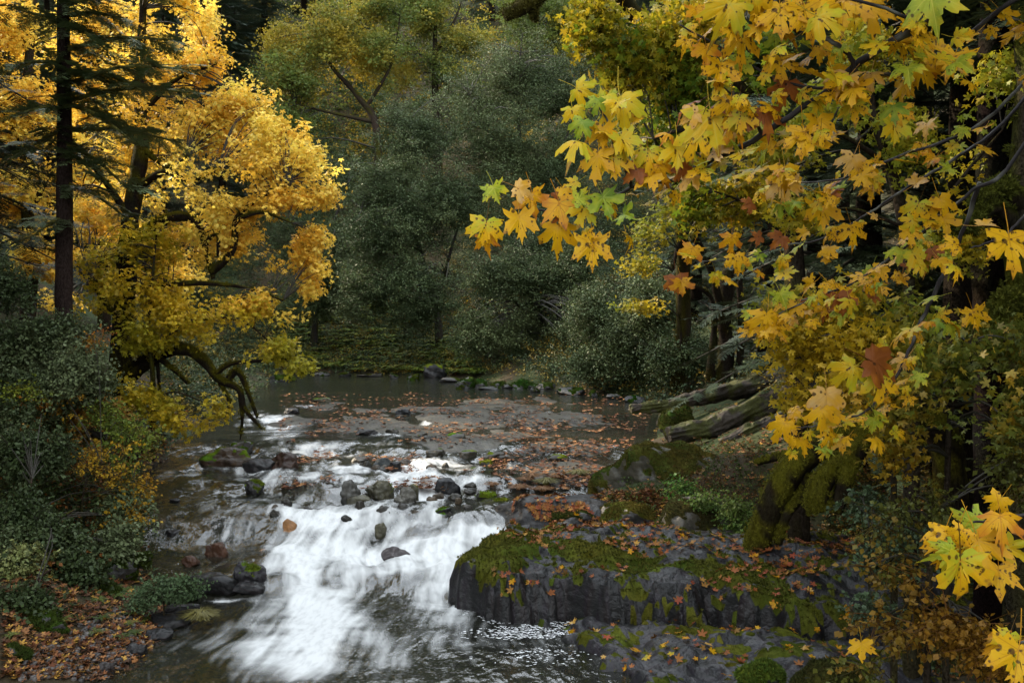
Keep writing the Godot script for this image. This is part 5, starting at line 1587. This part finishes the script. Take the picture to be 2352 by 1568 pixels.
func make_wood() -> void:
	# fallen logs
	var logs := [["weathered fallen log with a mossy broken tip above the slabs", [[1448, 942, 29.5], [1530, 932, 29.8], [1600, 915, 30], [1700, 893, 30.4], [1800, 868, 31], [1930, 830, 32]], 0.13, 0.36, 1], ["rough grey log lying below the mossy tipped log", [[1535, 1000, 25], [1620, 985, 25.2], [1700, 955, 25.5], [1800, 915, 26], [1900, 870, 27]], 0.2, 0.34, 2], ["short dark log end tucked under the rough grey log", [[1660, 1025, 23.5], [1740, 985, 23.8], [1830, 950, 24.2]], 0.14, 0.2, 3]]
	for l in logs:
		var pts := []
		for q in l[1]:
			pts.append(at(q[0], q[1], q[2]))
		pts = curve(pts, 22)
		var o: Vector3 = pts[0]
		var moved := []
		for q in pts:
			moved.append(q - o)
		var s := Sheet.new()
		limb(s, moved, l[2], l[3], 36, 0.2)
		s.normals()
		for i in s.v.size():
			var q := Vector2(s.uv[i].x * 9.0, s.uv[i].y * 1.6)
			s.v[i] += s.n[i] * (nz.get_noise_2d(q.x * 6.0, q.y * 2.0) * 0.07 + nz2.get_noise_2d(q.x * 16.0, q.y * 3.0) * 0.035)
		s.normals()
		for i in s.v.size():
			var m := ss(0.05, 0.3, nz2.get_noise_3dv((s.v[i] + o) * 9.0) * 1.4 + (0.5 if s.v[i].length() < 1.2 and l[4] < 3 else 0.0))
			var g := 1.0 + 0.6 * nz2.get_noise_3dv((s.v[i] + o) * Vector3(2, 14, 9))
			s.c[i] = (Color(0.05, 0.04, 0.03) * g).lerp(Color(0.055, 0.06, 0.008), m)
		var t := thing("fallen_log", l[0], "log", o)
		part("trunk", s.mesh(), mats.log_wood, t)
	# mossy leaning trunk with hanging limbs, right bank
	var lines := [
		[[[2200, 1200, 15.5], [2180, 1050, 15.3], [2120, 950, 15.2], [2050, 935, 15.2], [1975, 970, 15.3], [1900, 1010, 15.4], [1835, 1065, 15.5], [1790, 1130, 15.6], [1760, 1200, 15.7], [1738, 1270, 15.9], [1725, 1330, 16]], 0.26, 0.2],
		[[[2010, 960, 15.2], [1985, 1010, 15], [1958, 1060, 14.9], [1940, 1120, 14.8], [1925, 1180, 14.8]], 0.2, 0.09],
		[[[1950, 1045, 15.3], [1900, 1095, 14.9], [1878, 1145, 14.8], [1882, 1172, 14.8]], 0.15, 0.16],
		[[[1850, 1065, 15.5], [1845, 1130, 15.5], [1810, 1180, 15.5], [1790, 1250, 15.6]], 0.11, 0.07],
		[[[1830, 1055, 15.6], [1790, 1050, 15.8], [1740, 1065, 15.9]], 0.1, 0.04],
		[[[2060, 940, 15.2], [2030, 860, 15.2], [2060, 760, 15.3], [2100, 640, 15.4]], 0.16, 0.1]]
	tree("leaning_trunk", "thick leaning trunk with moss furred limbs reaching down the right bank", "tree", "", lines, [], null, "leaf", blend(Color.WHITE, Color.WHITE, 1.0, 0.0), {"seed": 81, "wood": Color(0.02, 0.016, 0.01), "moss": 0.12, "moss_col": Color(0.085, 0.08, 0.009), "fuzz": 22.0, "fuzz_size": 0.022, "lumps": 0.1, "twigs": 0})
	tree("forest_tree", "straight dark furrowed trunk on the right slope", "tree", "", [[[[2290, 1300, 12.5], [2285, 1000, 12.5], [2275, 600, 12.5], [2285, 100, 12.5], [2290, -300, 12.5]], 0.26, 0.18]], [], null, "leaf", blend(Color.WHITE, Color.WHITE, 1.0, 0.0), {"seed": 82, "moss": -0.5, "wood": Color(0.01, 0.008, 0.006)})
	tree("forest_tree", "moss padded trunk with crooked side limbs at the right edge", "tree", "", [[[[2380, 1300, 11], [2375, 900, 11], [2365, 500, 11], [2380, 100, 11], [2390, -300, 11]], 0.3, 0.2], [[[2370, 560, 11], [2290, 480, 10.8], [2230, 520, 10.7], [2180, 520, 10.6]], 0.1, 0.05], [[[2372, 700, 11], [2310, 690, 10.8], [2270, 760, 10.8], [2230, 770, 10.8]], 0.12, 0.06], [[[2368, 480, 11], [2300, 440, 10.9], [2240, 470, 10.8]], 0.2, 0.05]], [], null, "leaf", blend(Color.WHITE, Color.WHITE, 1.0, 0.0), {"seed": 83, "moss": 0.3, "moss_col": Color(0.05, 0.055, 0.008), "fuzz": 8.0, "fuzz_size": 0.05})
	tree("forest_tree", "leaning mossy tree at the left of the dark slope, its stub hanging into view", "tree", "", [[[[1560, 960, 40], [1570, 600, 38], [1520, 200, 30], [1330, -120, 22], [1260, -40, 20.5], [1225, 5, 20], [1160, 40, 19.8]], 0.3, 0.1], [[[1235, -10, 20], [1225, 25, 20], [1228, 50, 20]], 0.09, 0.03]], [], null, "leaf", blend(Color.WHITE, Color.WHITE, 1.0, 0.0), {"seed": 84, "moss": 0.4, "moss_col": Color(0.035, 0.032, 0.006), "fuzz": 6.0, "fuzz_size": 0.05, "lumps": 0.4})

func make_foreground() -> void:
	# upper bough
	var foot := gp(3.5, 6.0, -0.2)
	var up := Vector3(3.45, 6.4, -5.2)
	var lines := [
		[[foot, Vector3(3.5, 3.5, -5.8), up, Vector3(3.2, 9.0, -4.8)], 0.16, 0.1],
		[[up, [2240, -40, 4.4], [2110, 65, 4.6], [1990, 132, 4.8], [1880, 222, 5.0], [1750, 312, 5.2], [1625, 372, 5.4], [1540, 415, 5.5], [1450, 430, 5.6], [1345, 492, 5.7], [1225, 482, 5.8]], 0.023, 0.006],
		[[[1967, 182, 4.85], [1945, 126, 4.8], [1888, 90, 4.8], [1815, 68, 4.9], [1718, 0, 4.9], [1690, -30, 4.9]], 0.012, 0.007],
		[[up, [2380, -20, 4.6], [2207, 92, 4.9], [2100, 155, 5.0], [2045, 172, 5.0], [1975, 178, 4.95]], 0.015, 0.009],
		[[[1750, 312, 5.2], [1720, 255, 5.2], [1680, 220, 5.2], [1650, 195, 5.2]], 0.009, 0.004],
		[[[1450, 430, 5.6], [1420, 340, 5.5], [1395, 280, 5.4], [1360, 230, 5.4]], 0.01, 0.004],
		[[[1345, 492, 5.7], [1290, 440, 5.8], [1270, 415, 5.8]], 0.006, 0.003],
		[[[2100, 70, 4.6], [2050, 30, 4.5], [1900, -10, 4.4]], 0.012, 0.005],
		[[[1900, 205, 5.0], [1800, 190, 5.1], [1640, 105, 5.2], [1560, 60, 5.2]], 0.009, 0.004],
		[[[1625, 372, 5.4], [1560, 330, 5.4], [1500, 340, 5.5]], 0.007, 0.003]]
	var leaves := [[1140, 448, 5.7, 62, 20, 4], [1205, 442, 5.6, 62, 60, 8], [1113, 535, 5.7, 84, -10, 2], [1118, 560, 5.75, 60, 5, 6], [1195, 525, 5.7, 96, 5, 0], [1225, 470, 5.8, 80, 10, 6], [1278, 440, 5.8, 40, -160, 7], [1300, 445, 5.75, 48, 30, 0], [1312, 425, 5.7, 42, -60, 3], [1290, 492, 5.7, 90, 15, 6], [1280, 545, 5.75, 84, -5, 0], [1335, 498, 5.6, 74, -20, 3], [1392, 474, 5.5, 80, 20, 5], [1345, 455, 5.5, 60, 100, 4], [1360, 585, 5.6, 104, 0, 1], [1345, 215, 5.4, 74, 60, 3], [1318, 270, 5.4, 60, 10, 3], [1330, 300, 5.3, 66, -20, 5], [1368, 245, 5.3, 54, -10, 5], [1432, 262, 5.4, 118, 10, 3], [1400, 225, 5.5, 70, 150, 4], [1385, 320, 5.4, 80, 0, 0], [1372, 385, 5.4, 96, 0, 0], [1412, 385, 5.4, 86, 10, 2], [1440, 340, 5.3, 90, 25, 3], [1490, 370, 5.4, 80, 10, 2], [1452, 400, 5.4, 60, -50, 7], [1520, 400, 5.4, 76, 30, 6], [1572, 400, 5.4, 56, 30, 7], [1640, 300, 5.2, 130, 10, 3], [1590, 330, 5.2, 110, -20, 2], [1555, 365, 5.3, 90, 0, 3], [1580, 268, 5.2, 58, -70, 8], [1648, 180, 5.1, 92, -10, 1], [1660, 45, 4.8, 130, -25, 3], [1700, 110, 5.0, 90, 0, 1], [1730, 20, 4.8, 110, 10, 2], [1790, 50, 4.8, 110, 0, 1], [1850, 60, 4.8, 120, 10, 1], [1930, 45, 4.6, 140, -5, 1], [2000, 40, 4.6, 120, 10, 0], [2140, 25, 4.2, 150, 5, 4], [1880, 130, 5.0, 50, 5, 0], [1910, 125, 5.0, 70, 0, 0], [1790, 165, 5.1, 84, 5, 1], [1800, 215, 5.1, 80, -15, 7], [1760, 280, 5.1, 90, 10, 7], [1680, 250, 5.1, 80, 0, 1], [1700, 285, 5.1, 80, 0, 2], [1840, 330, 5.0, 90, 0, 1], [1880, 300, 5.0, 80, 5, 0], [1960, 260, 4.9, 80, 0, 2], [2180, 160, 4.8, 100, -10, 1], [2120, 130, 4.7, 90, 30, 2], [1780, 100, 5.0, 60, 0, 5], [1620, 130, 5.1, 70, 0, 6], [1600, 40, 5.0, 60, 10, 6]]
	var mixy := [3, 3, 2.5, 2.5, 1.5, 0.6, 0.7, 0.5, 0.6]
	var near_maple := bough_tree("maple_tree", "maple whose long leafy bough reaches across from the right above the river", foot, lines, leaves, [[1, 0.15, 0.92, 46, mixy], [2, 0.1, 1.0, 22, mixy], [3, 0.35, 0.95, 14, mixy], [4, 0.3, 1.0, 12, mixy], [5, 0.2, 1.0, 10, [1, 0, 2, 3, 3, 1, 0.5, 0, 0]], [7, 0.1, 1.0, 12, mixy], [8, 0.1, 1.0, 12, mixy], [9, 0.2, 1.0, 8, mixy]], 91)
	# the rest of its crown, out of view, added to shade the near leaves
	rng.seed = 95
	var xf: Array[Transform3D] = []
	var cols: Array[Color] = []
	var tips := []
	fill([[1900, -480, 4.6, 420, 130, 1.4, 260], [2250, -520, 5.4, 400, 200, 1.6, 260], [2500, -250, 6.0, 260, 200, 1.2, 160], [2100, -800, 5.0, 500, 160, 1.6, 260]], blend(Color(0.55, 0.36, 0.02), Color(0.25, 0.27, 0.02), 2.0, 96.0), -0.1, 0.8, xf, cols, tips)
	for i in xf.size():
		xf[i] = Transform3D(Basis.IDENTITY, -foot) * xf[i]
	many("crown", maple_clump(14, 0.42, 0.105, 11), mats.leaf, xf, cols, near_maple)
	# lower boughs of a second maple
	var foot2 := gp(4.6, 8.2, -0.2)
	var up2 := at(2620, -130, 7.2)
	var mid2 := at(2640, 560, 7.4)
	var lines2 := [
		[[foot2, mid2, up2, up2 + Vector3(0.1, 2.5, 0)], 0.15, 0.09],
		[[up2, [2360, 180, 6.6], [2225, 300, 6.7], [2063, 360, 6.8], [1933, 410, 6.9], [1829, 421, 7.0], [1764, 417, 7.0]], 0.014, 0.005],
		[[up2, [2330, 250, 7], [2200, 360, 7], [2080, 432, 7.1], [1980, 500, 7.2], [1883, 551, 7.3], [1811, 563, 7.3], [1700, 592, 7.4], [1600, 602, 7.4]], 0.014, 0.004],
		[[up2, [2340, 350, 6.8], [2230, 440, 6.9], [2138, 517, 7], [2088, 560, 7], [1994, 629, 7.1], [1933, 661, 7.1], [1840, 690, 7.2]], 0.015, 0.005],
		[[[2250, 420, 7.0], [2200, 560, 7.2], [2153, 661, 7.2], [2113, 747, 7.2], [2077, 834, 7.1], [2030, 906, 7.1], [1973, 953, 7.1], [1879, 978, 7.1], [1821, 981, 7.1]], 0.018, 0.005],
		[[mid2, [2400, 450, 5.2], [2350, 500, 5.0], [2300, 545, 4.9], [2230, 570, 4.9]], 0.012, 0.004],
		[[mid2, [2500, 900, 4.2], [2400, 1150, 4.0], [2300, 1190, 4.0], [2240, 1200, 4.0]], 0.012, 0.004],
		[[mid2, [2480, 1200, 3.8], [2420, 1440, 3.7], [2350, 1480, 3.7]], 0.01, 0.004],
		[[up2, [2440, 120, 6.2], [2352, 60, 6.0], [2280, 30, 6.0]], 0.015, 0.006],
		[[[1940, 658, 7.1], [1860, 690, 7.1], [1790, 720, 7.1], [1760, 740, 7.1]], 0.008, 0.003]]
	var leaves2 := [[2228, 1215, 4.1, 110, -80, 4], [2180, 1268, 4.0, 120, -25, 1], [2262, 1280, 3.95, 140, 15, 0], [2205, 1322, 3.9, 140, 0, 2], [2300, 1335, 3.95, 100, 10, 1], [2338, 1270, 4.0, 80, 60, 3], [2292, 1160, 4.1, 62, -30, 0], [2335, 1530, 3.6, 140, -10, 1], [2310, 585, 4.8, 130, -5, 1], [1790, 990, 7.0, 80, -35, 0], [1760, 745, 7.0, 80, -10, 0], [2020, 890, 6.8, 100, 0, 2], [2030, 845, 6.8, 110, 60, 7], [1940, 860, 6.9, 90, -50, 3], [1360 + 195, 655, 7.3, 60, 5, 7], [1565, 660, 7.3, 50, 5, 6], [1585, 585, 7.3, 60, -20, 6], [1690, 605, 7.3, 56, 10, 1], [1680, 560, 7.3, 60, 0, 6], [1735, 548, 7.3, 40, -70, 7], [1785, 555, 7.3, 50, -40, 7], [1885, 500, 7.1, 90, 0, 0], [1960, 540, 7.1, 70, 10, 1], [1800, 440, 6.9, 80, 10, 8], [1800, 410, 6.9, 80, 0, 0], [1950, 380, 6.8, 70, -20, 8], [1980, 400, 6.8, 70, 10, 1], [2100, 490, 6.9, 80, -20, 2], [2165, 480, 6.9, 80, 20, 0], [2170, 520, 6.9, 60, 10, 0], [2090, 545, 6.9, 60, 0, 0], [2110, 600, 6.9, 70, 30, 3], [2050, 310, 6.7, 80, 0, 3], [2060, 270, 6.7, 70, 0, 1], [1930, 700, 7.0, 70, 10, 7], [1800, 690, 7.0, 60, 20, 4], [1900, 930, 6.9, 90, 0, 8], [1890, 960, 6.9, 80, 0, 0], [1985, 1500, 7.0, 60, 0, 0], [2240, 735, 6.9, 70, 20, 1]]
	var mixz := [3, 3, 2.5, 2, 1.4, 0.7, 0.8, 0.6, 0.8]
	bough_tree("maple_tree", "maple with slim whitish boughs and scattered spotted leaves over the right bank", foot2, lines2, leaves2, [[1, 0.3, 1.0, 44, mixz], [2, 0.5, 1.0, 26, mixz], [3, 0.4, 1.0, 60, mixz], [4, 0.25, 1.0, 56, mixz], [8, 0.4, 1.0, 14, mixz], [9, 0.1, 1.0, 18, mixz], [5, 0.7, 1.0, 3, mixz], [6, 0.8, 1.0, 5, mixz], [7, 0.8, 1.0, 4, mixz]], 92)

func _ready() -> void:
	# camera
	var cam := Camera3D.new()
	cam.name = "camera"
	add_child(cam)
	cam.position = Vector3(0, EYE, 0)
	cam.rotation.x = -atan((784.0 - HV) / F)
	cam.fov = rad_to_deg(2.0 * atan(784.0 / F))
	cam.near = 0.1
	cam.far = 600.0
	cam.current = true
	# sky, sun, exposure
	var sky := ProceduralSkyMaterial.new()
	sky.sky_top_color = Color(0.76, 0.79, 0.82)
	sky.sky_horizon_color = Color(0.9, 0.905, 0.91)
	sky.sky_curve = 0.25
	sky.ground_bottom_color = Color(0.2, 0.2, 0.18)
	sky.ground_horizon_color = Color(0.5, 0.52, 0.5)
	sky.sky_energy_multiplier = 1.6
	var sk := Sky.new()
	sk.sky_material = sky
	var env := Environment.new()
	env.background_mode = Environment.BG_SKY
	env.sky = sk
	env.tonemap_mode = Environment.TONE_MAPPER_LINEAR
	env.tonemap_exposure = 2.0
	env.sdfgi_enabled = true
	env.ssao_enabled = true
	env.ssil_enabled = true
	var we := WorldEnvironment.new()
	we.environment = env
	add_child(we)
	var sun := DirectionalLight3D.new()
	sun.name = "sun"
	add_child(sun)
	sun.light_color = Color(1.0, 0.93, 0.82)
	sun.light_energy = 1.6
	sun.light_angular_distance = 0.6
	sun.shadow_enabled = true
	sun.look_at_from_position(Vector3(-0.72, 0.56, -0.42) * 100.0, Vector3.ZERO)
	nz.noise_type = FastNoiseLite.TYPE_SIMPLEX_SMOOTH
	nz.frequency = 0.11
	nz.fractal_octaves = 3
	nz.seed = 5
	nz2.noise_type = FastNoiseLite.TYPE_SIMPLEX_SMOOTH
	nz2.frequency = 0.13
	nz2.fractal_octaves = 4
	nz2.seed = 19
	make_ring()
	make_materials()
	var gr := leafy("grass_rust", 0.6, 0.5)
	gr.albedo_color = Color(0.2, 0.09, 0.025).linear_to_srgb()
	var gd := leafy("grass_dull", 0.6, 0.5)
	gd.albedo_color = Color(0.15, 0.13, 0.03).linear_to_srgb()
	make_leaves()
	make_terrain()
	make_river()
	make_rocks()
	make_forest()
	make_wood()
	make_foreground()
	make_litter()
	if fuzz_xf.size():
		tag(many("moss", moss_tuft(5), mats.moss, fuzz_xf, fuzz_col, self), "short furry moss growing over the rocks, logs and limbs", "moss")
